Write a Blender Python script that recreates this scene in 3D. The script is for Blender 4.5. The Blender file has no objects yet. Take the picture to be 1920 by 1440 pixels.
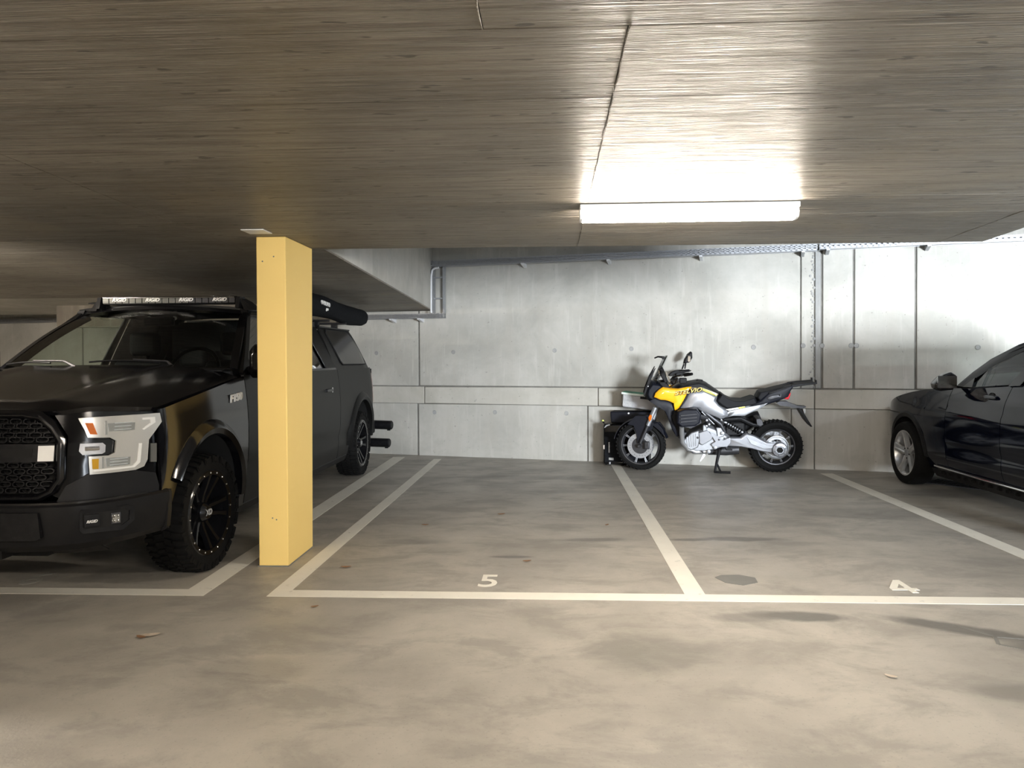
import bpy, bmesh, math, random
from mathutils import Vector, Matrix
random.seed(7)
sc = bpy.context.scene
COL = sc.collection
sin, cos, pi = math.sin, math.cos, math.pi

# ------------------------------------------------------------------ camera
cam_d = bpy.data.cameras.new('camera'); cam = bpy.data.objects.new('camera', cam_d); COL.objects.link(cam)
_p, _y, _r = math.radians(0.8), math.radians(2.78), math.radians(0.26)
fw = Vector((-sin(_y)*cos(_p), cos(_y)*cos(_p), -sin(_p)))
r0 = Vector((cos(_y), sin(_y), 0)); u0 = r0.cross(fw)
rt = r0*cos(_r) - u0*sin(_r); up = u0*cos(_r) + r0*sin(_r)
M = Matrix.Identity(4)
for i in range(3):
    M[i][0], M[i][1], M[i][2] = rt[i], up[i], -fw[i]
M.translation = (0, 0, 1.33)
cam.matrix_world = M
cam_d.sensor_width = 36; cam_d.lens = 27.0; cam_d.shift_y = -29.5/1920
cam_d.clip_start = .05; cam_d.clip_end = 100
sc.camera = cam

# ------------------------------------------------------------------ world, exposure
w = bpy.data.worlds.new('world'); sc.world = w; w.use_nodes = True
w.node_tree.nodes['Background'].inputs[0].default_value = (.75, .85, 1, 1)
w.node_tree.nodes['Background'].inputs[1].default_value = 0.6
sc.view_settings.view_transform = 'Standard'; sc.view_settings.look = 'None'
sc.view_settings.gamma = 1; sc.view_settings.use_curve_mapping = False
sc.view_settings.exposure = 2.6
WARM = (1.0, .89, .76); COOL = (.86, .93, 1.0)
L_MAIN, L_SIDE, L_BACK, L_FAR, DAY = 22, 30, 50, 55, 118

# daylight coming in through the garage entrance, far behind the camera at right
al = bpy.data.lights.new('entrance_daylight', 'AREA'); al.shape = 'RECTANGLE'; al.size = 2.6; al.size_y = 1.7; al.energy = DAY; al.color = (.86, .93, 1.0); al.spread = math.radians(62)
ao = bpy.data.objects.new('entrance_daylight', al); COL.objects.link(ao); ao.location = (6.9, -6.85, 1.35); ao.rotation_euler = (math.radians(90), 0, 0)
_d = Vector((4.7, 9.0, 1.5))-Vector(ao.location); ao.rotation_euler = _d.to_track_quat('-Z', 'Y').to_euler()
# ------------------------------------------------------------------ helpers
ORG = {}
def link(name, me, mat=None, parent=None, mats=None):
    o = bpy.data.objects.new(name, me); COL.objects.link(o)
    for m_ in (mats or ([mat] if mat else [])): me.materials.append(m_)
    if parent:
        off = ORG.get(parent.name, Vector((0, 0, 0)))
        me.transform(Matrix.Translation(-off)); o.parent = parent; ORG[o.name] = off
    return o
def tag(o, label=None, cat=None, group=None, kind=None):
    if label: o['label'] = label
    if cat: o['category'] = cat
    if group: o['group'] = group
    if kind: o['kind'] = kind
    return o
def thing(name, loc, label, cat, group=None, rot=(0, 0, 0), local=False):
    o = bpy.data.objects.new(name, None); COL.objects.link(o); o.location = loc; o.rotation_euler = rot
    o.empty_display_size = .1
    ORG[o.name] = Vector((0, 0, 0)) if local else Vector(loc)
    return tag(o, label, cat, group)

class MB:
    def __init__(s): s.v = []; s.f = []; s.sm = []
    def add(s, v, f, smooth=False):
        b = len(s.v); s.v += [tuple(p) for p in v]
        for q in f: s.f.append([i+b for i in q]); s.sm.append(smooth)
        return s
    def box(s, x0, x1, y0, y1, z0, z1, M=None):
        v = [Vector((x, y, z)) for z in (z0, z1) for y in (y0, y1) for x in (x0, x1)]
        if M: v = [M @ p for p in v]
        return s.add(v, [(0,2,3,1),(4,5,7,6),(0,1,5,4),(2,6,7,3),(0,4,6,2),(1,3,7,5)])
    def hexa(s, v):  # 8 points: bottom 4 ccw, top 4 ccw
        return s.add(v, [(3,2,1,0),(4,5,6,7),(0,1,5,4),(1,2,6,5),(2,3,7,6),(3,0,4,7)])
    def grid(s, nu, nv, fn, wrap=False, smooth=True):
        v = [fn(i/nu, j/nv) for j in range(nv+1) for i in range(nu+1)]
        f = [(j*(nu+1)+i, j*(nu+1)+i+1, (j+1)*(nu+1)+i+1, (j+1)*(nu+1)+i) for j in range(nv) for i in range(nu)]
        return s.add(v, f, smooth)
    def loft(s, rings, caps=True, smooth=True, closed=True):
        n = len(rings[0]); v = [p for r in rings for p in r]; f = []
        for k in range(len(rings)-1):
            for i in range(n if closed else n-1):
                j = (i+1) % n; f.append((k*n+i, k*n+j, (k+1)*n+j, (k+1)*n+i))
        s.add(v, f, smooth)
        if caps and closed:
            s.add(rings[0], [tuple(range(n))[::-1]]); s.add(rings[-1], [tuple(range(n))])
        return s
    def tube(s, pts, r, n=8, caps=True):
        pts = [Vector(p) for p in pts]; rings = []
        rr = r if isinstance(r, (list, tuple)) else [r]*len(pts)
        t = (pts[1]-pts[0]).normalized(); a = Vector((0, 0, 1)) if abs(t.z) < .9 else Vector((1, 0, 0))
        nrm = t.cross(a).normalized()
        for i, p in enumerate(pts):
            t = ((pts[min(i+1, len(pts)-1)]-pts[max(i-1, 0)])).normalized()
            nrm = (nrm - t*nrm.dot(t)).normalized(); b = t.cross(nrm)
            rings.append([p+(nrm*cos(2*pi*k/n)+b*sin(2*pi*k/n))*rr[i] for k in range(n)])
        return s.loft(rings, caps)
    def ring(s, c, ax, R, r, n=24, m=8, a0=0, a1=2*pi):
        ax = Vector(ax).normalized(); h = Vector((0, 0, 1)) if abs(ax.z) < .9 else Vector((1, 0, 0))
        u = ax.cross(h).normalized(); v = ax.cross(u); c = Vector(c)
        full = abs(a1-a0-2*pi) < 1e-6
        rings = []
        for i in range(n+1):
            a = a0+(a1-a0)*i/n; d = u*cos(a)+v*sin(a)
            rings.append([c+d*(R+r*cos(2*pi*k/m))+ax*r*sin(2*pi*k/m) for k in range(m)])
        return s.loft(rings, caps=not full)
    def lathe(s, c, ax, prof, n=32, smooth=True, caps=True):  # prof: (radius, axial)
        ax = Vector(ax).normalized(); h = Vector((0, 0, 1)) if abs(ax.z) < .9 else Vector((1, 0, 0))
        u = ax.cross(h).normalized(); v = ax.cross(u); c = Vector(c)
        rings = [[c+(u*cos(2*pi*k/n)+v*sin(2*pi*k/n))*R+ax*a for k in range(n)] for R, a in prof]
        return s.loft(rings, caps=caps, smooth=smooth)
    def cyl(s, a, b, r, n=12): return s.tube([a, b], r, n)
    def prism(s, poly, fn, t0, t1):  # fn(u,v,t)
        n = len(poly)
        ar = sum(poly[i][0]*poly[(i+1)%n][1]-poly[(i+1)%n][0]*poly[i][1] for i in range(n))
        if ar < 0: poly = poly[::-1]
        v = [fn(p[0], p[1], t0) for p in poly]+[fn(p[0], p[1], t1) for p in poly]
        f = [tuple(range(n))[::-1], tuple(range(n, 2*n))]+[(i, (i+1)%n, n+(i+1)%n, n+i) for i in range(n)]
        return s.add(v, f)
    def build(s, name, mat, parent=None, bevel=0, seg=2, solid=0, sub=0, auto=35):
        me = bpy.data.meshes.new(name); me.from_pydata([tuple(p) for p in s.v], [], s.f); me.update()
        bm = bmesh.new(); bm.from_mesh(me)
        bmesh.ops.remove_doubles(bm, verts=bm.verts, dist=1e-5)
        bmesh.ops.recalc_face_normals(bm, faces=bm.faces)
        bm.to_mesh(me); bm.free()
        me.polygons.foreach_set('use_smooth', [True]*len(me.polygons))
        o = link(name, me, mat, parent)
        if solid:
            m = o.modifiers.new('s', 'SOLIDIFY'); m.thickness = abs(solid); m.offset = 0
            e = o.modifiers.new('e', 'EDGE_SPLIT'); e.split_angle = math.radians(auto)
        if bevel:
            m = o.modifiers.new('b', 'BEVEL'); m.width = bevel; m.segments = seg; m.limit_method = 'ANGLE'; m.angle_limit = math.radians(35)
        me.set_sharp_from_angle(angle=math.radians(auto))
        return o

def mapped(name, poly, fn, mat, parent, thick=.008, step=.04, bevel=0):
    """flat outline (a,b) cut into strips and laid onto the surface fn(a,b,off)"""
    n = len(poly); ar = sum(poly[i][0]*poly[(i+1)%n][1]-poly[(i+1)%n][0]*poly[i][1] for i in range(n))
    if ar < 0: poly = poly[::-1]
    bm = bmesh.new(); vs = [bm.verts.new((p[0], p[1], 0)) for p in poly]; bm.faces.new(vs)
    bmesh.ops.triangulate(bm, faces=bm.faces[:])
    for ax in (0, 1):
        lo = min(p[ax] for p in poly); hi = max(p[ax] for p in poly); k = int((hi-lo)/step)
        for i in range(1, k+1):
            co = [0, 0, 0]; co[ax] = lo+(hi-lo)*i/(k+1); no = [0, 0, 0]; no[ax] = 1
            bmesh.ops.bisect_plane(bm, geom=bm.verts[:]+bm.edges[:]+bm.faces[:], plane_co=co, plane_no=no)
    bmesh.ops.triangulate(bm, faces=bm.faces[:])
    top = set()
    if thick:
        ext = bmesh.ops.extrude_face_region(bm, geom=bm.faces[:])
        top = set(v for v in ext['geom'] if isinstance(v, bmesh.types.BMVert))
    for v in bm.verts:
        v.co = Vector(fn(v.co.x, v.co.y, thick if v in top else -.004))
    bmesh.ops.recalc_face_normals(bm, faces=bm.faces)
    me = bpy.data.meshes.new(name); bm.to_mesh(me); bm.free()
    me.polygons.foreach_set('use_smooth', [True]*len(me.polygons)); me.set_sharp_from_angle(angle=math.radians(35))
    return link(name, me, mat, parent)

def text(name, s, size, mat, parent, Mx, shear=0, ext=.002, bold=.0, sx=1, off=None):
    cu = bpy.data.curves.new(name, 'FONT'); cu.body = s; cu.size = size; cu.shear = shear; cu.extrude = ext; cu.offset = bold
    cu.align_x = 'CENTER'; cu.align_y = 'CENTER'; cu.resolution_u = 3
    t = bpy.data.objects.new('t', cu); COL.objects.link(t)
    dg = bpy.context.evaluated_depsgraph_get(); me = bpy.data.meshes.new_from_object(t.evaluated_get(dg))
    bpy.data.objects.remove(t); bpy.data.curves.remove(cu)
    me.transform(Mx @ Matrix.Diagonal((sx, 1, 1, 1)))
    me.materials.clear()
    return link(name, me, mat, parent)
def frame(o, x, y):   # matrix with given origin, x direction, y direction
    x = Vector(x).normalized(); y = Vector(y); y = (y-x*x.dot(y)).normalized(); z = x.cross(y)
    m = Matrix.Identity(4)
    for i in range(3): m[i][0], m[i][1], m[i][2], m[i][3] = x[i], y[i], z[i], o[i]
    return m

# ------------------------------------------------------------------ materials
def mat(name, col, rough=.5, metal=0, coat=0, spec=.5, emis=None, es=0):
    m = bpy.data.materials.new(name); m.use_nodes = True; b = m.node_tree.nodes['Principled BSDF']
    b.inputs['Base Color'].default_value = (*col, 1); b.inputs['Roughness'].default_value = rough
    b.inputs['Metallic'].default_value = metal; b.inputs['Coat Weight'].default_value = coat
    b.inputs['Specular IOR Level'].default_value = spec; b.inputs['Coat Roughness'].default_value = .04
    if emis: b.inputs['Emission Color'].default_value = (*emis, 1); b.inputs['Emission Strength'].default_value = es
    return m
class NT:
    def __init__(s, m): s.t = m.node_tree; s.n = s.t.nodes; s.l = s.t.links; s.b = s.n['Principled BSDF']
    def N(s, typ, **k):
        n = s.n.new(typ)
        for a, v in k.items():
            if a.startswith('i_'): n.inputs[a[2:].replace('_', ' ')].default_value = v
            else: setattr(n, a, v)
        return n
    def L(s, a, b): s.l.new(a, b)
    def coords(s, scale=(1, 1, 1), loc=(0, 0, 0), rot=(0, 0, 0)):
        g = s.N('ShaderNodeNewGeometry'); m = s.N('ShaderNodeMapping'); s.L(g.outputs['Position'], m.inputs[0])
        m.inputs['Scale'].default_value = scale; m.inputs['Location'].default_value = loc; m.inputs['Rotation'].default_value = rot; return m.outputs[0]
    def noise(s, co, scale, detail=4, rough=.6, dist=0):
        n = s.N('ShaderNodeTexNoise'); s.L(co, n.inputs['Vector']); n.inputs['Scale'].default_value = scale
        n.inputs['Detail'].default_value = detail; n.inputs['Roughness'].default_value = rough; n.inputs['Distortion'].default_value = dist
        return n.outputs['Fac']
    def ramp(s, fac, a, b, ca=(0, 0, 0), cb=(1, 1, 1)):
        r = s.N('ShaderNodeValToRGB'); s.L(fac, r.inputs[0]); e = r.color_ramp.elements
        e[0].position = a; e[1].position = b; e[0].color = (*ca, 1); e[1].color = (*cb, 1); return r.outputs[0]
    def mix(s, f, a, b, mode='MIX'):
        m = s.N('ShaderNodeMix', data_type='RGBA', blend_type=mode)
        for v, i in ((f, 0), (a, 6), (b, 7)):
            if isinstance(v, (int, float)): m.inputs[i].default_value = v
            elif isinstance(v, tuple): m.inputs[i].default_value = (*v, 1)
            else: s.L(v, m.inputs[i])
        return m.outputs[2]
    def math(s, op, a, b=0, c=0):
        m = s.N('ShaderNodeMath', operation=op)
        for v, i in ((a, 0), (b, 1), (c, 2)):
            if isinstance(v, (int, float)): m.inputs[i].default_value = v
            else: s.L(v, m.inputs[i])
        return m.outputs[0]
    def bump(s, h, strength=.3, dist=.01):
        b = s.N('ShaderNodeBump'); b.inputs['Strength'].default_value = strength; b.inputs['Distance'].default_value = dist
        s.L(h, b.inputs['Height']); s.L(b.outputs[0], s.b.inputs['Normal']); return b

def concrete_wall(name, base, dark, streak=1.0):
    m = mat(name, base, .75, spec=.35); t = NT(m)
    co = t.coords(); cv = t.coords((6, 6, .5)); n1 = t.noise(co, 1.2, 5, .65, .3); n2 = t.noise(cv, 1.0, 4, .6); n3 = t.noise(co, 26, 3, .7); n4 = t.noise(co, 7, 2, .5)
    c = t.mix(t.ramp(n1, .38, .62), dark, base)
    c = t.mix(t.math('MULTIPLY', t.ramp(n2, .48, .68), .35*streak), c, (.40, .375, .33))
    c = t.mix(t.math('MULTIPLY', t.ramp(t.noise(t.coords((14, 14, 1.6)), 1, 3, .6), .56, .7), .25*streak), c, (.62, .61, .57))
    c = t.mix(t.math('MULTIPLY', t.ramp(n3, .66, .72), .55), c, (.14, .13, .12))
    t.L(c, t.b.inputs['Base Color'])
    t.bump(t.math('ADD', t.math('MULTIPLY', n1, .6), t.math('ADD', t.math('MULTIPLY', n4, .25), t.math('MULTIPLY', n3, -.12))), .35, .012)
    return m
def ceiling_mat(name='board_marked_concrete'):
    m = mat(name, (.3, .27, .22), .62, spec=.5); t = NT(m)
    co = t.coords(); st = t.coords((1.3, 34, 1)); st2 = t.coords((4, 150, 1)); big = t.coords((.5, 1.2, 1))
    a = t.noise(st, 1, 4, .65, .25); b = t.noise(st2, 1, 3, .6, .15); g = t.noise(big, 1, 4, .6, .5); sp = t.noise(t.coords((5, 16, 1)), 1.4, 2, .5)
    c = t.mix(t.ramp(g, .38, .62), (.155, .138, .112), (.285, .258, .212))
    c = t.mix(t.math('MULTIPLY', t.ramp(a, .47, .58), .7), c, (.12, .102, .08))
    c = t.mix(t.math('MULTIPLY', t.ramp(b, .5, .62), .6), c, (.42, .39, .335))
    c = t.mix(t.math('MULTIPLY', t.ramp(t.noise(co, .9, 3, .5, .8), .55, .75), .4), c, (.36, .29, .18))
    c = t.mix(t.math('MULTIPLY', t.ramp(sp, .665, .69), .75), c, (.07, .06, .05))
    t.L(c, t.b.inputs['Base Color'])
    h = t.math('ADD', t.math('MULTIPLY', a, 1.0), t.math('MULTIPLY', b, .6))
    t.bump(h, 1.0, .03)
    t.L(t.ramp(b, .4, .6, (.38,)*3, (.6,)*3), t.b.inputs['Roughness'])
    return m
def floor_mat():
    m = mat('coated_concrete_floor', (.36, .34, .29), .45, spec=.4); t = NT(m)
    co = t.coords(); n1 = t.noise(co, 1.1, 7, .66, .3); n2 = t.noise(t.coords((1, 1.6, 1), (3, 1, 0)), 1.9, 7, .68, .35); n3 = t.noise(co, 60, 2, .6); n4 = t.noise(co, 5, 4, .6, .5)
    c = t.mix(t.ramp(n1, .38, .62), (.32, .297, .257), (.43, .40, .345))
    c = t.mix(t.math('MULTIPLY', t.ramp(n2, .48, .60), .6), c, (.255, .238, .21))
    c = t.mix(t.math('MULTIPLY', t.ramp(n3, .62, .7), .35), c, (.2, .19, .17))
    # old stains, each with a place of its own
    P = t.coords()
    def stain(c, x, y, a, b, rot, k, col=(.15, .14, .125)):
        mp = t.N('ShaderNodeMapping', vector_type='TEXTURE'); t.L(P, mp.inputs[0])
        mp.inputs['Location'].default_value = (x, y, 0); mp.inputs['Rotation'].default_value = (0, 0, rot); mp.inputs['Scale'].default_value = (a, b, 50)
        ln = t.N('ShaderNodeVectorMath', operation='LENGTH'); t.L(mp.outputs[0], ln.inputs[0])
        f = t.math('SUBTRACT', 1.35, t.math('ADD', ln.outputs['Value'], t.math('MULTIPLY', n4, .7)))
        return t.mix(t.math('MULTIPLY', t.ramp(f, .0, .42), min(1, k*1.25)), c, col)
    for q in ((1.28,3.98,.3,.09,-.1,.75),(1.0,3.95,.2,.08,0,.4),(2.0,3.82,.42,.09,-.5,.9),(2.3,3.55,.25,.16,-.4,.6),(.45,3.45,.36,.28,0,.3),(1.9,3.1,.3,.1,0,.4),
              (1.38,5.65,.34,.08,0,.65),(1.0,5.62,.2,.05,0,.6),(.3,5.6,.3,.06,.1,.5),(-.25,5.1,.16,.04,0,.7),(-1.0,5.5,.3,.1,0,.35),(3.8,7.6,.5,.3,0,.5),(-1.3,3.2,.3,.15,0,.25),
              (2.7,6.6,.8,.3,0,.35),(-.3,8.5,.9,.2,0,.3),(2.1,2.7,.4,.2,.3,.3),(1.9,7.4,.6,.1,.2,.25),(.2,7.6,.5,.12,0,.3)):
        c = stain(c, *q)
    t.L(c, t.b.inputs['Base Color'])
    t.L(t.ramp(n2, .3, .7, (.34,)*3, (.55,)*3), t.b.inputs['Roughness'])
    t.bump(t.math('ADD', n3, t.math('MULTIPLY', n4, .8)), .12, .006)
    return m
def paint_line_mat():
    m = mat('floor_marking_paint', (.82, .79, .70), .5); t = NT(m); co = t.coords()
    n = t.noise(co, 14, 4, .7); n2 = t.noise(co, 2.5, 3, .6)
    c = t.mix(t.ramp(n, .62, .7), (.80, .77, .68), (.52, .5, .44)); c = t.mix(t.math('MULTIPLY', t.ramp(n2, .4, .7), .3), c, (.6, .57, .5))
    t.L(c, t.b.inputs['Base Color']); return m
def speck(m, scale, amt, col, bump=.1):
    t = NT(m); co = t.N('ShaderNodeTexCoord').outputs['Object']; n = t.noise(co, scale, 4, .6)
    base = tuple(t.b.inputs['Base Color'].default_value)[:3]
    t.L(t.mix(t.math('MULTIPLY', t.ramp(n, .45, .75), amt), base, col), t.b.inputs['Base Color'])
    if bump: t.bump(n, bump, .004)
    return m
MT = dict(
    wall=concrete_wall('cast_concrete', (.48, .465, .425), (.37, .36, .325)),
    wall_band=concrete_wall('cast_concrete_band', (.50, .48, .43), (.41, .39, .34), .6),
    wall_strip=concrete_wall('grey_mortar_strip', (.36, .36, .35), (.26, .26, .25), .5),
    joint=speck(mat('dark_joint_concrete', (.16, .155, .14), .9), 9, .5, (.3, .29, .26)),  # darker concrete tone in the gaps between panels and form boards
    ceil=ceiling_mat(), floor=floor_mat(), line=paint_line_mat(),
    line_old=speck(mat('worn_marking', (.36, .35, .31), .6), 9, .8, (.27, .255, .22), 0),
    yellow=speck(mat('yellow_wall_paint', (.86, .62, .215), .5, spec=.2), 3, .25, (.82, .57, .19), .03),
    galv=speck(mat('galvanised_steel', (.42, .43, .45), .45, .7), 30, .5, (.3, .31, .33), 0),
    galv_w=speck(mat('pale_zinc', (.72, .73, .75), .5, .25), 30, .4, (.6, .6, .62), 0),
    white=speck(mat('white_enamel', (.8, .8, .78), .4), 10, .3, (.7, .7, .68), 0),
    tar=speck(mat('grey_patch', (.17, .165, .15), .5), 12, .6, (.22, .21, .19), .1),
    leaf=speck(mat('dry_leaf', (.25, .13, .06), .8), 20, .6, (.12, .07, .04), .2),
    leaf2=speck(mat('pale_dry_leaf', (.5, .42, .33), .8), 20, .6, (.25, .16, .1), .2),
    paint=speck(mat('black_car_paint', (.004, .004, .005), .12, spec=.5), 40, .3, (.01, .01, .012), 0),
    paint_side=speck(mat('dusty_black_paint', (.006, .006, .006), .42, spec=.22), 5, .5, (.011, .011, .010), 0),
    matte=speck(mat('matte_black_plastic', (.005, .005, .006), .5, spec=.22), 30, .5, (.02, .02, .02), .04),
    bump=speck(mat('scuffed_dark_bumper', (.006, .006, .007), .45, spec=.22), 12, .6, (.011, .011, .011), .05),
    rubber=speck(mat('tyre_rubber', (.006, .006, .006), .75, spec=.12), 25, .6, (.012, .011, .010), .15),
    gloss=mat('gloss_black', (.006, .006, .007), .15, spec=.5),
    well=mat('wheel_well_black', (.006, .006, .006), .9),
    navy=speck(mat('dark_navy_paint', (.002, .003, .009), .07, spec=.35), 40, .3, (.003, .005, .012), 0),
    chrome=mat('chrome', (.8, .8, .8), .12, 1), alu=speck(mat('cast_aluminium', (.34, .35, .37), .45, .7), 20, .4, (.45, .46, .48), .1),
    silver=mat('silver_paint', (.38, .39, .42), .32, .65, .3), rimsilver=mat('wheel_silver', (.58, .585, .59), .3, .8),
    darkmetal=speck(mat('dark_metal', (.05, .05, .055), .45, .6), 30, .4, (.09, .09, .09), .05),
    amber=mat('amber_lens', (.55, .13, .01), .4, spec=.2), amber2=mat('yellow_amber_lens', (.55, .30, .01), .4, spec=.2),
    reflw=mat('headlight_reflector', (.50, .49, .46), .3, .5, .3), lensgrey=mat('projector_lens', (.33, .33, .31), .12, .6, 1),
    letter=mat('white_lettering', (.85, .85, .83), .4), letter_g=mat('grey_lettering', (.35, .35, .34), .4),
    red=mat('red_lens', (.55, .01, .02), .15, coat=1), fabric=speck(mat('black_fabric', (.008, .009, .011), .85, spec=.1), 40, .6, (.018, .018, .02), .4),
    orange=mat('orange_yellow_fairing', (.93, .45, .012), .22, 0, .8), lime=mat('yellow_stripe', (.80, .72, .12), .3, 0, .5),
    gold=mat('gold_lettering', (.75, .55, .15), .35, .4), bronze=mat('dark_bronze_panel', (.10, .085, .06), .35, .4, .4),
    seat=speck(mat('black_seat_vinyl', (.007, .007, .009), .65, spec=.2), 40, .5, (.012, .012, .013), .15),
    inner=mat('dark_interior', (.02, .02, .02), .8), navyplastic=speck(mat('blue_black_plastic', (.005, .006, .011), .5, spec=.25), 30, .5, (.009, .010, .016), .03),
    lidmint=mat('mint_white_lid', (.78, .86, .80), .3), green=mat('green_seal', (.05, .22, .14), .5), paper=speck(mat('printed_paper', (.45, .45, .45), .7), 60, .8, (.25, .25, .26), 0),
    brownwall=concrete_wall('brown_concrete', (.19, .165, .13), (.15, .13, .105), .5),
    yel=mat('neon_yellow', (.75, .85, .2), .4), ltan=mat('beige_buckle', (.7, .62, .55), .5))
def glass(name, col, rough=.0, tr=.8, f0=.04):
    m = bpy.data.materials.new(name); m.use_nodes = True; n = m.node_tree.nodes; l = m.node_tree.links; n.clear()
    o = n.new('ShaderNodeOutputMaterial'); t = n.new('ShaderNodeBsdfTransparent'); t.inputs[0].default_value = (*col, 1)
    g = n.new('ShaderNodeBsdfGlossy'); g.inputs['Roughness'].default_value = rough; x = n.new('ShaderNodeMixShader'); fr = n.new('ShaderNodeFresnel'); fr.inputs[0].default_value = 1.5
    l.new(fr.outputs[0], x.inputs[0]); l.new(t.outputs[0], x.inputs[1]); l.new(g.outputs[0], x.inputs[2]); l.new(x.outputs[0], o.inputs[0]); return m
MT['ws'] = glass('tinted_windscreen', (.86, .90, .86)); MT['tint'] = glass('privacy_glass', (.05, .05, .055)); MT['green_glass'] = glass('green_side_glass', (.84, .95, .90))
MT['clear'] = glass('clear_acrylic', (.80, .83, .84)); MT['smoke'] = glass('smoked_acrylic', (.35, .36, .38)); MT['lens'] = glass('clear_lens', (.95, .96, .95))
MT['bin'] = speck(mat('translucent_grey_plastic', (.42, .42, .44), .35, coat=.3), 4, .5, (.33, .33, .34), 0)
def emitter(name, col, s):
    return mat(name, (.9, .9, .88), .5, emis=col, es=s)
# ------------------------------------------------------------------ lamps of the garage, plus one added far left
def luminaire(x0, x1, y, z, col, s, label, w_=1.0):
    t = thing('strip_luminaire', ((x0+x1)/2, y, z), label, 'ceiling lamp')
    MB().box(x0, x1, y-.072*w_, y+.072*w_, z-.026, z).build('housing', MT['white'], t, bevel=.003)
    m = emitter('lamp_diffuser_glow', col, s)
    prof = [(y-.048, z-.026), (y-.055, z-.048), (y-.045, z-.072), (y-.02, z-.08), (y+.02, z-.08), (y+.045, z-.072), (y+.055, z-.048), (y+.048, z-.026)]
    prof = [(y+(a-y)*w_, b) for a, b in prof]
    MB().loft([[(x, a, b) for a, b in prof] for x in (x0+.012, x1-.012)]).build('diffuser', m, t, bevel=.004)
    for x in (x0, x1-.012):
        MB().loft([[(xx, y+(a-y)*1.03, b) for a, b in prof] for xx in (x, x+.012)]).build('end_cap', MT['white'], t)
    return t
luminaire(.16, 1.262, 4.0, 2.108, WARM, L_MAIN, 'long glowing ceiling strip lamp above bay 5, in view')
luminaire(-5.1, -4.0, 4.65, 2.108, WARM, L_SIDE, 'ceiling strip lamp over the pickup bonnet, outside the left edge')
luminaire(-3.4, -2.3, -.6, 2.108, WARM, L_BACK, 'ceiling strip lamp behind the camera on the left')
luminaire(.5, 1.6, -.6, 2.108, WARM, L_BACK, 'ceiling strip lamp behind the camera on the right')
luminaire(-8.6, -7.5, 6.4, 2.08, WARM, L_SIDE*1.5, 'added unseen strip lamp far left that lightens the wall beyond the pickup')  # added out of view to brighten the back wall left of the pickup
lf = luminaire(6.5, 7.6, 6.9, 2.2, COOL, L_FAR, 'cool white strip lamp hung on rods beyond the dark car')
for x in (6.65, 7.45): MB().tube([(x, 6.9, 2.2), (x, 6.9, 3.03)], .005, 6).build('hanging_rod', MT['galv'], lf)

# ------------------------------------------------------------------ floor, markings
tag(MB().box(-10, 9, -7, 13.5, -.2, 0).build('floor', MT['floor']), kind='structure', label='mottled grey beige coated concrete garage floor')
def flat(name, poly, matr, label, cat, z=.0015, group=None):
    o = MB().prism(poly, lambda u, v, t: (u, v, t), .0002, z).build(name, matr); return tag(o, label, cat, group)
def strip(x0, y0, x1, y1, w=.115):
    d = Vector((x1-x0, y1-y0)).normalized(); n = Vector((-d.y, d.x))*w/2
    return [(x0+n.x, y0+n.y), (x0-n.x, y0-n.y), (x1-n.x, y1-n.y), (x1+n.x, y1+n.y)]
flat('bay_line', [(-1.585, 4.205), (2.46, 4.200), (9, 4.19), (9, 4.315), (2.5, 4.322), (-1.585, 4.325)], MT['line'], 'long white line across the front of bays 5 and 4', 'floor marking')
flat('bay_line', [(-1.585, 4.3255), (-1.478, 4.3255), (-1.42, 10.02), (-1.52, 10.02)], MT['line'], 'white line right of the yellow column, left side of bay 5', 'floor marking')
flat('bay_line', [(.752, 4.3255), (.866, 4.3255), (.873, 9.56), (.756, 9.56)], MT['line'], 'white line between bays 5 and 4, ending at the motorcycle', 'floor marking')
flat('bay_line', [(3.09, 4.3255), (3.225, 4.3255), (3.2, 8.84), (3.06, 8.84)], MT['line'], 'white line between bay 4 and the dark car', 'floor marking')
flat('bay_line', [(-1.945, 4.205), (-1.94, 10.22), (-2.10, 10.22), (-2.085, 4.32), (-7, 4.32), (-7, 4.205)], MT['line'], 'white corner line under the pickup front wheel', 'floor marking')
for s_, x, y, m_, lb in (('5', -.365, 4.535, 'line', 'bright white painted number five in the bay right of the yellow column'), ('4', 2.015, 4.515, 'line', 'bright white painted digit four in the bay at right'), ('6', -3.12, 4.49, 'line_old', 'worn painted number 6 on the floor in front of the pickup')):
    if s_ == '4':
        mb = MB()
        for q in ([(.014, .125), (.050, .125), (.050, -.125), (.014, -.125)], [(-.075, -.035), (.014, -.035), (.014, -.075), (-.075, -.075)], [(.050, -.035), (.078, -.035), (.078, -.075), (.050, -.075)], [(-.075, -.035), (-.030, -.035), (.014, .048), (.014, .125)]):
            mb.prism([(x+a, y+c) for a, c in q], lambda u, v, t: (u, v, t), .0002, .0016)
        tag(mb.build('floor_number', MT['line']), lb, 'floor marking'); continue
    o = text('floor_number', s_, .35, MT[m_], None, frame((x, y, .001), (1, 0, 0), (0, 1, 0)), ext=.0006, bold=.003, sx=.78)
    tag(o, lb, 'floor marking')
flat('floor_patch', [(.99, 4.66), (1.03, 4.55), (1.12, 4.5), (1.22, 4.56), (1.23, 4.66), (1.15, 4.72), (1.04, 4.71)], MT['tar'], 'dark grey repair patch on the floor of bay 4', 'floor patch', .002)
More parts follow.
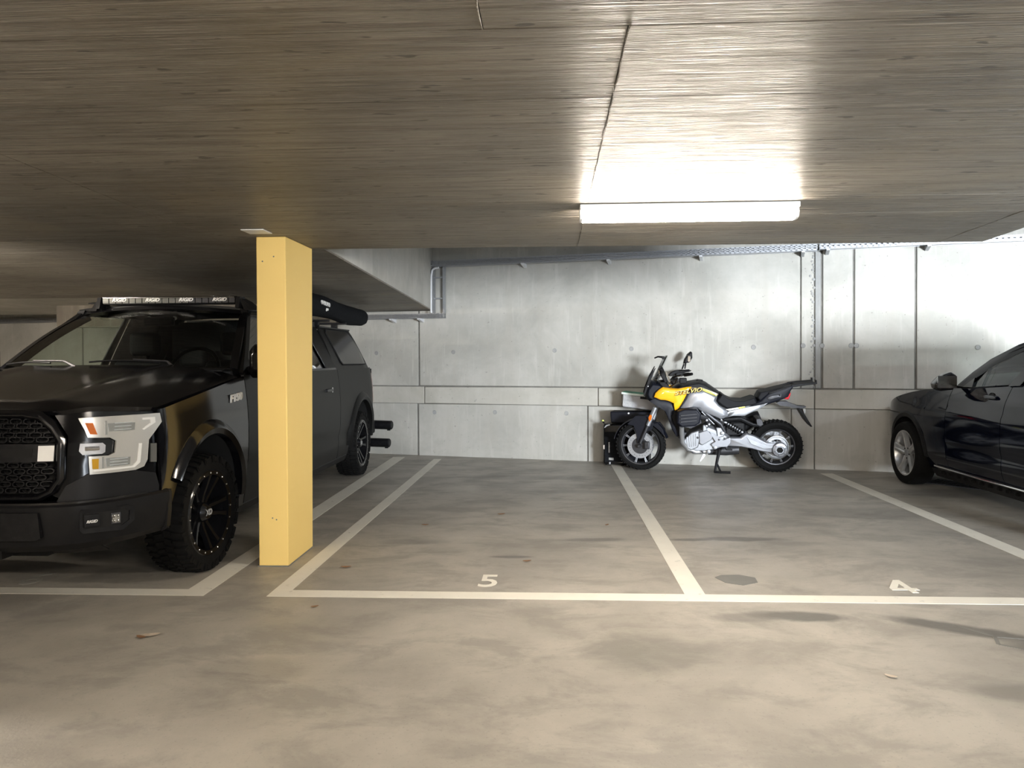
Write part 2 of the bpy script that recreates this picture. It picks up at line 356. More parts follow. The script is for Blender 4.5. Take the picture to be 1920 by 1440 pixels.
# cracks in the aisle at the right
cr = MB()
for pts in (((2.0,3.86),(2.1,3.72),(2.06,3.62),(2.2,3.52),(2.38,3.5)), ((2.2,3.52),(2.24,3.44),(2.4,3.38)), ((2.1,3.72),(2.3,3.68),(2.5,3.6)), ((2.3,3.68),(2.36,3.6),(2.38,3.5))):
    for a, b in zip(pts, pts[1:]): cr.prism(strip(*a, *b, .018), lambda u, v, t: (u, v, t), .0002, .0012)
tag(cr.build('floor_crack', MT['tar']), 'branching dark crack in the aisle floor, front right', 'crack')
def leaf(x, y, s, a, m_, lb):
    mb = MB(); n = 6
    def fn(u, v):
        l = (u-.5)*2; wd = .42*(1-l*l)**.6 if abs(l) < 1 else 0
        q = (v-.5)*2*wd; p = Vector((l*s, q*s, .004+s*.25*abs(q)+s*.18*l*l)); p.rotate(Matrix.Rotation(a, 3, 'Z')); return (p.x+x, p.y+y, p.z)
    mb.grid(8, 4, fn); tag(mb.build('dry_leaf', m_, solid=.001), lb, 'leaf', 'fallen leaves on the floor')
leaf(-1.915, 3.58, .042, .3, MT['leaf2'], 'pale curled dry leaf on the aisle left of centre'); leaf(-1.95, 3.555, .03, -.4, MT['leaf'], 'small brown leaf touching the pale curled leaf')
leaf(-1.295, 4.80, .035, .1, MT['leaf'], 'dark brown leaf just right of the yellow column foot'); leaf(-1.257, 4.03, .022, .5, MT['leaf'], 'small dark leaf below the corner of bay 5')
leaf(1.406, 3.23, .026, -.6, MT['leaf2'], 'small tan leaf on the aisle at right'); leaf(-.99, 6.04, .03, 0, MT['leaf'], 'brown leaf in the left half of bay 5')
leaf(-.41, 6.47, .035, .4, MT['leaf'], 'brown leaf farthest back in the middle of bay 5'); leaf(.45, 6.08, .024, .9, MT['leaf'], 'brown leaf near the line between bays 5 and 4')
leaf(-.15, 4.98, .03, .2, MT['leaf'], 'dark leaf in bay 5 behind the number 5')

# ------------------------------------------------------------------ back wall, cast in panels
SL = -.2545
def WY(x): return 10.442+SL*(x+1.86)
nW = Vector((SL, -1, 0)).normalized()*1.0           # towards the camera
def wp(x, z, t): return Vector((x, WY(x), z))+nW*t   # t = height in front of the wall plane
wb = tag(MB().hexa([wp(-9.8, -.1, -.3), wp(8.9, -.1, -.3), wp(8.9, -.1, -.018), wp(-9.8, -.1, -.018), wp(-9.8, 3.1, -.3), wp(8.9, 3.1, -.3), wp(8.9, 3.1, -.018), wp(-9.8, 3.1, -.018)]).build('wall_back', MT['joint']), kind='structure', label='cast concrete back wall with recessed formwork joints')
def wpanel(x0, x1, z0, z1, t=0, m_='wall', g=.006):
    a, b = x0+g, x1-g
    MB().hexa([wp(a, z0, -.02), wp(b, z0, -.02), wp(b, z0, t), wp(a, z0, t), wp(a, z1, -.02), wp(b, z1, -.02), wp(b, z1, t), wp(a, z1, t)]).build('panel', MT[m_], wb, bevel=.006, seg=1)
ux = [-9.7, -7.4, -5.15, -3.0, -1.78, 2.965, 3.105, 3.187, 3.52, 4.146, 5.6, 7.2, 8.9]
for i, (a, b) in enumerate(zip(ux, ux[1:])): wpanel(a, b, .952, 3.05, random.uniform(-.003, .002), 'wall_strip' if i == 6 else 'wall', .004 if i == 5 else .011)
mx = [-9.7, -6.5, -4.0, -1.70, .62, 3.11, 5.4, 7.3, 8.9]
for a, b in zip(mx, mx[1:]): wpanel(a, b, .712, .938, .008, 'wall_band', .005)
lx = [-9.7, -6.6, -4.1, -1.80, .49, 2.86, 3.11, 5.3, 7.3, 8.9]
for i, (a, b) in enumerate(zip(lx, lx[1:])): wpanel(a, b, -.05, .706, random.uniform(-.002, .003), 'wall', .012 if i in (2, 3, 1) else .004)
for x, z in ((-2.4, 1.4), (-1.29, 1.408), (.07, 1.42), (1.031, 1.433), (2.449, 1.441), (2.989, 1.455), (3.19, 1.453), (3.495, 1.45), (3.55, 1.45), (4.75, 1.42), (-1.56, .591), (-.722, .605), (.218, .608), (1.6, .61), (-5.6, 1.6), (-6.6, 1.62), (-4.3, 1.6)):
    mb = MB(); c = wp(x, z, .001); mb.ring(c, nW, .024, .005, 16, 6); mb.lathe(c, nW, [(.02, -.003), (.02, .0015), (.012, .0015)], 14)
    mb.build('tie_hole', MT['wall_strip'], wb)
# rough chipped edge along the mortar strip
mb = MB()
for k in range(46):
    z = 2.55-k*.035+random.uniform(-.01, .01); x = 3.105-abs(random.gauss(0, .02)); r_ = random.uniform(.006, .02)
    mb.lathe(wp(x, z, 0), nW, [(r_, 0), (r_*.8, .003), (r_*.3, .005)], 6)
tag(mb.build('spalled_edge', MT['wall_strip'], wb), kind='stuff')

# other walls
tag(MB().box(-10, -9.8, -7, 13.5, 0, 3.05).build('wall_left', MT['wall']), kind='structure')
tag(MB().box(8.9, 9.1, -7, 13.5, 0, 3.05).build('wall_right', MT['wall']), kind='structure')
tag(MB().box(-10, 5.4, -7.2, -7, 0, 3.05).build('wall_front', MT['wall']), kind='structure'); tag(MB().box(5.4, 9, -7.2, -7, 2.3, 3.05).build('wall_front', MT['wall']), kind='structure')
tag(MB().box(8.5, 9, -7.2, -7, 0, 2.3).build('wall_front', MT['wall']), kind='structure')
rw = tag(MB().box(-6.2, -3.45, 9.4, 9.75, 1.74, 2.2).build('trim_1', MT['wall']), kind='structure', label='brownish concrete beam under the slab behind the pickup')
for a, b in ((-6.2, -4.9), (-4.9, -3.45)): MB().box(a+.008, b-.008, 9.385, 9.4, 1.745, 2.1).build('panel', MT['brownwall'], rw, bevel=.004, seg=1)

# ------------------------------------------------------------------ ceiling
H = 2.11
def EX(y): return 2.905+.12*(y-4.857)
ce = tag(MB().hexa([(-9.8, -7, H+.012), (EX(-7), -7, H+.012), (EX(5.43), 5.43, H+.012), (-9.8, 5.43, H+.012), (-9.8, -7, 2.6), (EX(-7), -7, 2.6), (EX(5.43), 5.43, 2.6), (-9.8, 5.43, 2.6)]).build('ceiling', MT['joint']), kind='structure', label='low board-marked concrete slab with long form seams')
def board(xa, xb, y0, y1, p, sl=0, g=.0022):
    dz = random.uniform(-.0002, .0002)
    q = [(xa(y0)+g, y0+g), (xb(y0)-g, y0+g), (xb(y1)-g, y1-g), (xa(y1)+g, y1-g)]
    zz = [H+dz-sl*max(0, y-5.43) for x, y in q]
    MB().hexa([(x, y, z) for (x, y), z in zip(q, zz)]+[(x, y, z+.016) for (x, y), z in zip(q, zz)]).build('form_board', MT['ceil'], p)
c_ = lambda v: (lambda y: v)
seams = [c_(-9.8), lambda y: -2.03-.045*(y-1.83), lambda y: .19+.003*(y-1.83), lambda y: 2.32+.098*(y-1.83), EX]
ys = [1.83, 2.33, 2.83, 3.31, 3.83, 4.28, 4.84, 5.43]
for y0, y1 in zip(ys, ys[1:]):
    for a, b in zip(seams, seams[1:]): board(a, b, y0, y1, ce)
for y0, y1 in ((1.33, 1.83), (.6, 1.33), (-2, .6), (-7, -2)):
    for a, b in ((c_(-9.8), c_(-.155)), (c_(-.155), EX)): board(a, b, y0, y1, ce)
# form joint fins left in the concrete
def fin(pts, r=.004):
    mb = MB()
    for (x0, y0), (x1, y1) in zip(pts, pts[1:]):
        n = max(2, int(Vector((x1-x0, y1-y0)).length/.06))
        P = [(x0+(x1-x0)*i/n+random.uniform(-.004, .004), y0+(y1-y0)*i/n+random.uniform(-.004, .004), H+random.uniform(-.001, .002)) for i in range(n+1)]
        mb.tube(P, [r*random.uniform(.4, 1.2) for _ in P], 5)
    mb.build('joint_fin', MT['ceil'], ce)
fin([(.19, 1.83), (.2, 5.43)], .0035); fin([(-2.03, 1.83), (-2.19, 5.4)], .0018); fin([(2.32, 1.83), (2.67, 5.43)], .002); fin([(-.155, .5), (-.155, 1.83)], .0025)
# the part of the low slab that runs on over the pickup, falling gently to the wall
def zl(y): return H-.0287*(y-5.43)
ce2 = tag(MB().hexa([(-9.8, 5.43, zl(5.43)+.012), (-1.6, 5.43, zl(5.43)+.012), (-1.575, 10.6, zl(10.6)+.012), (-9.8, 10.6, zl(10.6)+.012), (-9.8, 5.43, 3.02), (-1.6, 5.43, 3.02), (-1.575, 10.6, 3.02), (-9.8, 10.6, 3.02)]).build('ceiling', MT['wall']), kind='structure', label='low slab section above the pickup with a pale raw side face')
ce2.data.materials.append(MT['ceil'])
ys = [5.43+.5*i for i in range(11)]
for y0, y1 in zip(ys, ys[1:]):
    y1 = min(y1, 10.38); board(c_(-9.8), c_(-3.4), y0, y1, ce2, .0287) if y0 < 8.4 else None; board(c_(-3.4), lambda y: -1.602+.0048*(y-5.43), y0, y1, ce2, .0287)
tag(MB().box(-9.8, 9, 5.2, 13.5, 3.03, 3.15).build('ceiling', MT['ceil']), kind='structure', label='higher ceiling behind the low slab')
tag(MB().box(EX(5.4)+.35, 9, -7, 5.2, 2.46, 2.6).build('ceiling', MT['ceil']), kind='structure', label='higher ceiling at right of the low slab')
tag(MB().box(2.0, 3.4, -7, 5.2, 2.45, 2.62).build('ceiling', MT['ceil']), kind='structure', label='slab strip closing the step at right')

# small white plate on the ceiling and yellow column
tag(MB().box(-1.85, -1.71, 4.54, 4.69, H-.008, H-.0015).build('ceiling_plate', MT['white'], bevel=.002), 'small white square cover plate on the ceiling above the yellow column', 'cover plate')
col = thing('column', (-1.76, 5.05, 0), 'yellow painted rectangular concrete column beside the black pickup', 'column')
MB().hexa([(-1.862, 4.818, 0), (-1.672, 4.822, 0), (-1.672, 5.33, 0), (-1.862, 5.33, 0), (-1.867, 4.828, H-.001), (-1.677, 4.83, H-.001), (-1.677, 5.385, H-.001), (-1.867, 5.385, H-.001)]).build('shaft', MT['yellow'], col, bevel=.006)
MB().box(-1.87, -1.668, 4.812, 5.335, 0, .006).build('foot_sealant', MT['tar'], col)
for z in (.3, .31, 1.98, 1.95): MB().lathe((-1.84+random.random()*.1, 4.8195, z), (0, -1, 0), [(.005, 0), (.004, .001), (.002, .0015)], 8).build('paint_chip', MT['tar'], col)

# ------------------------------------------------------------------ cable trays
def tray(x0, x1, z0, z1, label, m_, side=.12, brackets=(), dots=2, taper=0):
    t = thing('cable_tray', tuple(wp((x0+x1)/2, z0, side)), label, 'cable tray')
    n = int((x1-x0)/.055)
    for nm, tt in (('side_rail', side), ('side_rail', .02)):
        mb = MB()
        def q(xa, xb, za, zb, th=.0025): mb.hexa([wp(xa, za, tt-th), wp(xb, za, tt-th), wp(xb, za, tt), wp(xa, za, tt), wp(xa, zb, tt-th), wp(xb, zb, tt-th), wp(xb, zb, tt), wp(xa, zb, tt)])
        h = z1-z0; rows = [0, .28, .46, .62, .80, 1] if dots == 2 else [0, .42, .66, 1]
        for a, b in zip(rows[::2], rows[1::2]): q(x0, x1, z0+a*h, z0+b*h)
        for k in range(n+1):
            xa = x0+(x1-x0)*k/n; q(max(x0, xa-.012), min(x1, xa+.012), z0, z1)
        q(x0, x1, z0-.003, z0, .012); q(x0, x1, z1, z1+.003, .012)
        mb.build(nm, m_, t)
    mb = MB(); mb.hexa([wp(x0, z0, .02), wp(x1, z0, .02), wp(x1, z0, side), wp(x0, z0, side), wp(x0, z0+.003, .02), wp(x1, z0+.003, .02), wp(x1, z0+.003, side), wp(x0, z0+.003, side)])
    mb.build('tray_bottom', m_, t)
    for bx in brackets:
        MB().loft([[wp(bx+dx, z0-.004, 0), wp(bx+dx, z0-.004, side+.01), wp(bx+dx, z0-.02, side+.01), wp(bx+dx, z0-.055, 0)] for dx in (-.018, .018)], smooth=False).build('bracket', MT['galv_w'] if bx < 2 else MT['galv'], t)
    return t
tray(-1.57, 3.13, 2.553, 2.625, 'long perforated galvanised cable tray along the top of the back wall', MT['galv'], .14, (-.31, .77, 1.86, 2.98))
tray(3.15, 6.4, 2.565, 2.625, 'paler brightly lit cable tray on the right part of the back wall', MT['galv'], .14, (3.24, 4.25, 5.3), 1)
tray(-2.55, -1.385, 1.868, 1.925, 'short perforated cable tray under the low slab behind the pickup', MT['galv'], .14, (-2.12, -1.72))
tray(-9.2, -6.3, 1.93, 1.99, 'cable tray on the back wall far left of the pickup', MT['galv'], .1)
ld = thing('vertical_cable_ladder', tuple(wp(-1.47, 1.93, .05)), 'short vertical cable ladder joining the two trays at the slab corner', 'cable ladder')
for x in (-1.545, -1.40): MB().hexa([wp(x, 1.93, .03), wp(x+.022, 1.93, .03), wp(x+.022, 1.93, .09), wp(x, 1.93, .09), wp(x, 2.55, .03), wp(x+.022, 2.55, .03), wp(x+.022, 2.55, .09), wp(x, 2.55, .09)]).build('side_rail', MT['galv'], ld)
for z in (2.12, 2.40): MB().hexa([wp(-1.53, z, .05), wp(-1.39, z, .05), wp(-1.39, z, .075), wp(-1.53, z, .075), wp(-1.53, z+.018, .05), wp(-1.39, z+.018, .05), wp(-1.39, z+.018, .075), wp(-1.53, z+.018, .075)]).build('rung', MT['galv'], ld)
mb = MB(); mb.tube([wp(-1.42, 2.53, .17), wp(-1.47, 2.525, .17), wp(-1.51, 2.5, .17), wp(-1.525, 2.42, .17), wp(-1.53, 2.2, .165), wp(-1.535, 1.98, .16), wp(-1.53, 1.93, .16)], .014, 10)
tag(mb.build('conduit_pipe', MT['galv_w']), 'bent grey conduit pipe dropping from the upper to the lower tray', 'pipe')
# ================================================================== the black pickup
XC = -3.1
TR = thing('pickup_truck', (XC, 4.73, 0), 'lifted black double-cab pickup with black wheels and roof light bar', 'pickup truck')
def yf(d, z, o=0): return 3.72+.45*(abs(d)/.97)**6+.12*(z-.8)-o
def front(d, z, o):      # nose surface, o metres out along its normal
    g = .45*6*abs(d)**5/.97**6*(1 if d > 0 else -1); n = math.sqrt(1+g*g); return (XC+d+o*g/n, yf(d, z)-o/n, z)
def bfront(d, z, o):
    g = .5*7*abs(d)**6/.98**7*(1 if d > 0 else -1); n = math.sqrt(1+g*g); return (XC+d+o*g/n, 3.66+.5*(abs(d)/.98)**7-o/n, z)
def side(s):
    def f(y, z, o=0):
        d = .965-.035*((z-.82)/.4)**2*(1 if z > .82 else .8)
        if y < 4.5: d = min(d, .97*(max(.001, (y-3.72-.12*(z-.8)))/.45)**(1/6)) if y < 4.2 else d
        if y > 9.0: d -= .06*((y-9.0)/.4)**2
        return (XC+s*(d+o), y, z)
    return f
WF, WR, RW = 4.73, 8.65, .365       # axle positions, tyre radius
AR = .50
def arch_z(y, yc, base): 
    dy = abs(y-yc); return RW+.01+math.sqrt(max(0, AR*AR-dy*dy)) if dy < AR else base
def hood_z(d, y):
    t = (y-3.75)/1.45; t = max(0, min(1.1, t)); a = abs(d)/.93
    return 1.095+.185*t-.03*a**2-.055*a**7+.012*(1-min(1, abs(abs(d)-.5)/.12))*(1 if True else 0)-.05*max(0, (.08-t)/.08)**2
P, PS = MT['paint'], MT['paint_side']
for s in (1, -1):
    f = side(s)
    def fender(u, v):
        y = 4.12+1.205*u; zb = arch_z(y, WF, .60 if y < WF else .30)
        if y < 4.23: zb = .60
        zt = hood_z(.93, y)-.005
        z = zb+(zt-zb)*v; return f(y, z)
    MB().grid(46, 8, fender).build('front_fender', P, TR, solid=.02)
    def door(y0, y1):
        def g(u, v):
            y = y0+(y1-y0)*u; zb = max(.31, arch_z(y, WR, .31)); z = zb+(1.215-zb)*v
            p = f(y, z); return (p[0]-s*(.012 if .52 < z < .6 else 0), p[1], p[2])
        return g
    MB().grid(6, 12, door(5.335, 6.50)).build('front_door', PS, TR, solid=.02)
    MB().grid(6, 12, door(6.51, 7.725)).build('rear_door', PS, TR, solid=.02)
    MB().grid(50, 12, door(7.735, 9.42)).build('bed_side', PS, TR, solid=.02)
    # flares
    for nm, yc, m_, a0, a1 in (('front_wheel_flare', WF, P, .52, .03), ('rear_wheel_flare', WR, PS, .05, .05)):
        rings = []
        for k in range(31):
            a = a0+(pi-a0-a1)*k/30; prof = []
            for r_, o in ((AR-.012, -.02), (AR-.012, .03), (AR+.02, .042), (AR+.062, .022), (AR+.085, -.008)):
                y = yc-cos(a)*r_; z = RW+.01+sin(a)*r_; p = f(y, min(z, 1.0)); prof.append((p[0]+s*o, y, z))
            rings.append(prof)
        MB().loft(rings, caps=False, closed=False).build(nm, m_, TR, solid=.006)
    for yc in (WF, WR):   # liners
        MB().grid(24, 4, lambda u, v: (XC+s*(.945-.34*v), yc-cos(pi*u)*(AR-.005), RW+.01+sin(pi*u)*(AR-.005))).build('wheel_liner', MT['well'], TR, solid=-.01)
        MB().grid(16, 4, lambda u, v: (XC+s*.60, yc-cos(pi*u)*(AR)*v, .25+(.12+sin(pi*u)*AR)*v)).build('liner_wall', MT['well'], TR)
    # rocker rail
    MB().loft([[f(y, z, o) for z, o in ((.25, -.05), (.245, 0), (.30, .01), (.335, -.01), (.335, -.06))] for y in (5.25, 6.5, 8.12)]).build('side_step', MT['matte'], TR)
# hood
MB().grid(36, 20, lambda u, v: (XC+(-.935+1.87*u), yf(-.935+1.87*u, 1.08)+.005+(5.22-.12*(1-abs(2*u-1)**2)-yf(-.935+1.87*u, 1.08))*v, hood_z(-.935+1.87*u, yf(-.935+1.87*u, 1.08)+(5.2-yf(-.935+1.87*u, 1.08))*v))).build('hood', P, TR, solid=.025)
# nose panels under the hood edge, split round the grille and lights
def pan(name, poly, o, m_, th=.01, step=.05): 
    return [mapped(name, [(s*a, b) for a, b in poly], lambda a, b, t: front(a, b, t+o), m_, TR, th, step) for s in (1, -1)]
pan('nose_panel', [(.60, .645), (.655, .745), (.655, .94), (.59, 1.045), (.60, 1.075), (.91, 1.05), (.95, 1.04), (.952, .60), (.70, .60)], -.03, P, .012)
pan('light_surround', [(.657, .84), (.82, .836), (.832, .85), (.83, .915), (.657, .905)], -.018, MT['gloss'], .006)
pan('lower_fairing', [(.62, .60), (.66, .69), (.70, .715), (.745, .745), (.90, .735), (.945, .71), (.955, .64), (.955, .60)], -.015, MT['bump'], .018)
# headlights
HL = [(.695, 1.03), (.80, 1.034), (.945, 1.034), (.951, .985), (.935, .935), (.921, .895), (.92, .79), (.912, .755), (.89, .742), (.75, .742), (.742, .834), (.81, .832), (.828, .845), (.83, .905), (.81, .924), (.735, .93), (.722, .97)]
hls = []
for s in (1, -1):
    h = mapped('headlight', [(s*a, b) for a, b in HL], lambda a, b, t: front(a, b, t), MT['reflw'], TR, .012, .03)
    hls.append(h)
    for nm, poly, m_, o in (('turn_lens', [(.722, 1.005), (.750, 1.004), (.768, .944), (.743, .947)], MT['amber'], .013), ('marker_lens', [(.754, .82), (.777, .82), (.778, .768), (.758, .77)], MT['amber2'], .013),
                            ('projector', [(.80, .998), (.88, .994), (.88, .955), (.805, .956)], MT['lensgrey'], .013), ('projector', [(.80, .82), (.872, .815), (.872, .776), (.803, .776)], MT['lensgrey'], .013),
                            ('lens_trim', [(.90, 1.015), (.932, 1.015), (.934, .985), (.905, .95), (.90, .955), (.922, .985), (.92, 1.004), (.90, 1.004)], MT['white'], .013),
                            ('lens_trim', [(.76, .756), (.885, .757), (.90, .78), (.902, .88), (.894, .88), (.892, .79), (.88, .767), (.76, .767)], MT['white'], .013),
                            ('lamp_divider', [(.79, 1.012), (.796, 1.012), (.80, .94), (.794, .94)], MT['lensgrey'], .013), ('lamp_divider', [(.787, .828), (.793, .828), (.795, .77), (.789, .77)], MT['lensgrey'], .013)):
        mapped(nm, [(s*a, b) for a, b in poly], lambda a, b, t: front(a, b, t+o), m_, h, .004, .03)
    for za in (.999, .982, .965): mapped('reflector_rib', [(s*.82, za-.004), (s*.87, za-.004), (s*.87, za), (s*.82, za)], lambda a, b, t: front(a, b, t+.017), MT['chrome'], h, .003, .03)
    for za in (.815, .80, .785): mapped('reflector_rib', [(s*.812, za-.004), (s*.865, za-.004), (s*.865, za), (s*.812, za)], lambda a, b, t: front(a, b, t+.017), MT['chrome'], h, .003, .03)
    sr = mapped('sensor_plate', [(s*.708, .90), (s*.79, .898), (s*.80, .885), (s*.80, .85), (s*.79, .842), (s*.72, .842), (s*.705, .862)], lambda a, b, t: front(a, b, t-.008), MT['galv'], TR, .006, .04)
    MB().tube([front(s*(.728+.05*k/6), .872, .004) for k in range(7)], .011, 8).build('emblem', MT['chrome'], sr)
    mapped('corner_reflector', [(s*.93, .872), (s*.945, .869), (s*.947, .768), (s*.932, .772)], lambda a, b, t: front(a, b, t-.006), MT['lensgrey'], TR, .006)
# grille
G = [(.0, 1.08), (.46, 1.078), (.54, 1.066), (.60, 1.02), (.65, .93), (.655, .73), (.62, .66), (.56, .625), (.0, .615)]
Gi = [(.0, 1.035), (.45, 1.035), (.53, 1.02), (.585, .96), (.612, .91), (.615, .73), (.585, .68), (.54, .655), (.0, .65)]
go, gi = G+[(-a, b) for a, b in G[::-1][1:-1]], Gi+[(-a, b) for a, b in Gi[::-1][1:-1]]
rings = []
for (a, b), (c, d) in zip(go+go[:1], gi+gi[:1]):
    rings.append([front(a, b, -.01), front(a, b, .012), front((a*2+c)/3, (b*2+d)/3, .028), front((a+2*c)/3, (b+2*d)/3, .028), front(c, d, .012), front(c, d, -.04)])
MB().loft(rings, caps=False, closed=False, smooth=False).build('grille_surround', P, TR, bevel=.003)
mapped('grille_backing', gi, lambda a, b, t: front(a, b, t-.06), MT['well'], TR, .004, .1)
mb = MB()
def inside(a, b): 
    lim = .60 if .72 < b < .92 else .60-.6*max(0, b-.93)-.7*max(0, .71-b); return abs(a) < lim
def honey(z0, z1):
    for r_ in range(5):
        z = z0+(z1-z0)*(r_+.5)/5
        for k in range(-9, 10):
            a = k*.068+(.034 if r_ % 2 else 0)
            if inside(a, z):
                P6 = [(a+.031, z-.006), (a+.02, z-.014), (a-.02, z-.014), (a-.031, z-.006), (a-.031, z+.006), (a-.02, z+.014), (a+.02, z+.014), (a+.031, z+.006)]
                q = [front(x, y, 0) for x, y in P6]; q2 = [front(a+(x-a)*.82, z+(y-z)*.66, 0) for x, y in P6]; q3 = [front(x, y, -.03) for x, y in P6]
                n = 8; mb.add(q+q2+q3, [(i, (i+1) % n, n+(i+1) % n, n+i) for i in range(n)]+[(i, (i+1) % n, 2*n+(i+1) % n, 2*n+i) for i in range(n)])
honey(.915, 1.03); honey(.66, .815)
tag(mb.build('grille_mesh', MT['matte'], TR, bevel=0, solid=0), kind='stuff')
gb = mapped('grille_bar', [(-.605, .905), (.605, .905), (.612, .86), (.605, .815), (-.605, .815), (-.612, .86)], lambda a, b, t: front(a, b, t-.012), MT['matte'], TR, .022, .08)
for a in (-.57, -.306, .0, .306, .57):
    w_ = .036 if abs(a) > .5 else .034
    mapped('marker_lamp', [(a-w_, .897 if abs(a) > .5 else .886), (a+w_, .897 if abs(a) > .5 else .886), (a+w_, .82 if abs(a) > .5 else .838), (a-w_, .82 if abs(a) > .5 else .838)], lambda x, y, t: front(x, y, t+.008), MT['letter'] if abs(a) > .5 else MT['letter'], gb, .006)
for a in (-.43, -.17, .17, .43): mapped('bar_slot', [(a-.075, .882), (a+.075, .882), (a+.075, .842), (a-.075, .842)], lambda x, y, t: front(x, y, t+.006), MT['well'], gb, .005, .05)
# bumper swept along the nose
path = [-.98+1.96*k/48 for k in range(49)]
prof = [(.0, .608), (.012, .597), (.012, .56), (.0, .47), (-.012, .41), (-.05, .375), (-.14, .36), (-.14, .60), (-.06, .612)]
def bprof(d, o, z):
    e = max(0, (abs(d)-.80)/.18); z2 = z-(.02*(1-abs(d)) if z < .5 else 0)+(.0*e)
    return bfront(d, z2, o)
rings = [[bprof(d, o, z) for o, z in prof] for d in path]
bu = MB().loft(rings); 
for s in (1, -1): # side returns to the wheel
    bu.loft([[(XC+s*(.98+o*.7), 4.15+k*.02, z) for o, z in ((0, .607), (.012, .59), (.01, .5), (-.005, .40), (-.05, .375), (-.1, .6))] for k in range(3)])
bu.build('front_bumper', MT['bump'], TR, auto=30)
mapped('bumper_shelf', [(-.93, .0), (.93, .0), (.93, .06), (-.93, .06)], lambda a, b, t: (XC+a, 3.66+.5*(abs(a)/.98)**7+b, .612+t), MT['gloss'], TR, .006, .1)
mapped('licence_plate_holder', [(-.58, .575), (.58, .575), (.592, .45), (.57, .438), (-.57, .438), (-.592, .45)], lambda a, b, t: bfront(a, b, t+.006), MT['matte'], TR, .022, .08)
for s in (1, -1):
    fg = [(.748, .576), (.885, .571), (.90, .55), (.90, .487), (.87, .447), (.753, .457), (.742, .475), (.742, .56)]
    fgi = [(.756, .558), (.88, .551), (.889, .54), (.888, .492), (.87, .472), (.76, .48), (.753, .49), (.752, .55)]
    rings = [[bfront(s*a, b, .004), bfront(s*a, b, .022), bfront(s*c, d, .018), bfront(s*c, d, -.02)] for (a, b), (c, d) in zip(fg+fg[:1], fgi+fgi[:1])]
    MB().loft(rings, caps=False, closed=False, smooth=False).build('fog_lamp_bezel', MT['matte'], TR)
    mapped('fog_lamp_recess', [(s*a, b) for a, b in fgi], lambda a, b, t: bfront(a, b, t+.008), MT['well'], TR, .004)
    pl = mapped('lamp_cover', [(s*.757, .55), (s*.806, .549), (s*.809, .487), (s*.76, .491)], lambda a, b, t: bfront(a, b, t+.012), MT['matte'], TR, .01)
    c = Vector(bfront(s*.782, .514, .024)); ex = Vector(bfront(.80, .514, 0))-Vector(bfront(.76, .514, 0)) if s > 0 else Vector(bfront(-.76, .514, 0))-Vector(bfront(-.80, .514, 0))
    text('lettering', 'RIGID', .019, MT['letter'], pl, frame(c, ex, (0, 0, 1)), shear=.35, ext=.001, bold=.0006)
    ca = Vector(bfront(s*.853, .513, .02)); pod = MB().box(-.024, .024, -.03, .03, -.02, .0, frame(ca, ex, (0, 0, 1))).build('led_pod', MT['darkmetal'], TR, bevel=.004)
    lz = MB().box(-.017, .017, -.022, .022, .0, .004, frame(ca, ex, (0, 0, 1)))
    lz.build('led_lens', MT['lensgrey'], pod, bevel=.002)
    for dx in (-.009, .009):
        for dz in (-.012, .012): MB().lathe(ca+ex.normalized()*dx+Vector((0, -.005, dz)), (0, -1, 0), [(.008, 0), (.007, .002), (.002, .0005)], 12).build('led_cup', MT['chrome'], pod)
    MB().loft([[(XC+s*x, y, z) for x, y, z in ((.30, 3.70, .40), (.36, 3.70, .40), (.36, 3.70, .33), (.30, 3.70, .33))], [(XC+s*x, y, z) for x, y, z in ((.30, 3.9, .40), (.36, 3.9, .40), (.36, 3.9, .33), (.30, 3.9, .33))]]).build('tow_hook_mount', MT['matte'], TR)
MB().grid(20, 3, lambda u, v: (XC-.75+1.5*u, 3.76+.12*v+.1*abs(2*u-1)**3, .385-.07*v)).build('air_dam', MT['matte'], TR, solid=.01)
MB().box(XC-.5, XC+.5, 3.86, 9.3, .30, .55).build('underbody', MT['well'], TR, bevel=.03)
MB().box(XC-.76, XC+.76, 3.98, 4.22, .40, .95).build('radiator_block', MT['well'], TR); MB().box(XC-.9, XC+.9, 5.25, 5.32, .35, 1.15).build('firewall', MT['well'], TR)
# fender badge
c = Vector(side(1)(5.13, 1.065, .006)); c.x = XC+.969
bd = text('fender_badge', 'F150', .068, MT['letter'], TR, frame(c, (-.02, 1, .06), (0, .1, 1)), shear=.15, ext=.004, bold=.003, sx=1.55)
# cowl, windscreen, roof
def wsb(u): d = -.86+1.72*u; return Vector((XC+d, 5.10+.26*abs(d/.86)**2.2, 1.275-.02*abs(d)))
def wst(u): d = -.66+1.32*u; return Vector((XC+d, 5.93+.13*abs(d/.66)**2.2, 1.735-.035*abs(d/.66)**2))
def ws(u, v, o=0):
    p = wsb(u).lerp(wst(u), v); p.z += .03*sin(pi*v)+o*.85; p.y -= o*.5; return p
MB().grid(20, 10, lambda u, v: ws(u, v)).build('windscreen', MT['ws'], TR)
for s in (0, 1):
    MB().loft([[ws(s, k/10)+Vector(((1 if s else -1)*a, b, c)) for a, b, c in ((-.03, -.005, .012), (.025, .0, .0), (.03, .05, -.03), (-.03, .04, -.05))] for k in range(11)]).build('windscreen_pillar', MT['gloss'], TR)
MB().loft([[ws(u/20, 1)+Vector((0, b, c)) for b, c in ((-.035, -.012), (-.02, .012), (.03, .022), (.03, -.03))] for u in range(21)]).build('roof_header', MT['gloss'], TR)
MB().grid(24, 3, lambda u, v: wsb(u).lerp(Vector((XC-.86+1.72*u, 5.04+.12*abs(2*u-1)**2, 1.255)), v)+Vector((0, 0, -.006+.012*sin(pi*v)))).build('cowl_panel', MT['matte'], TR, solid=.01)
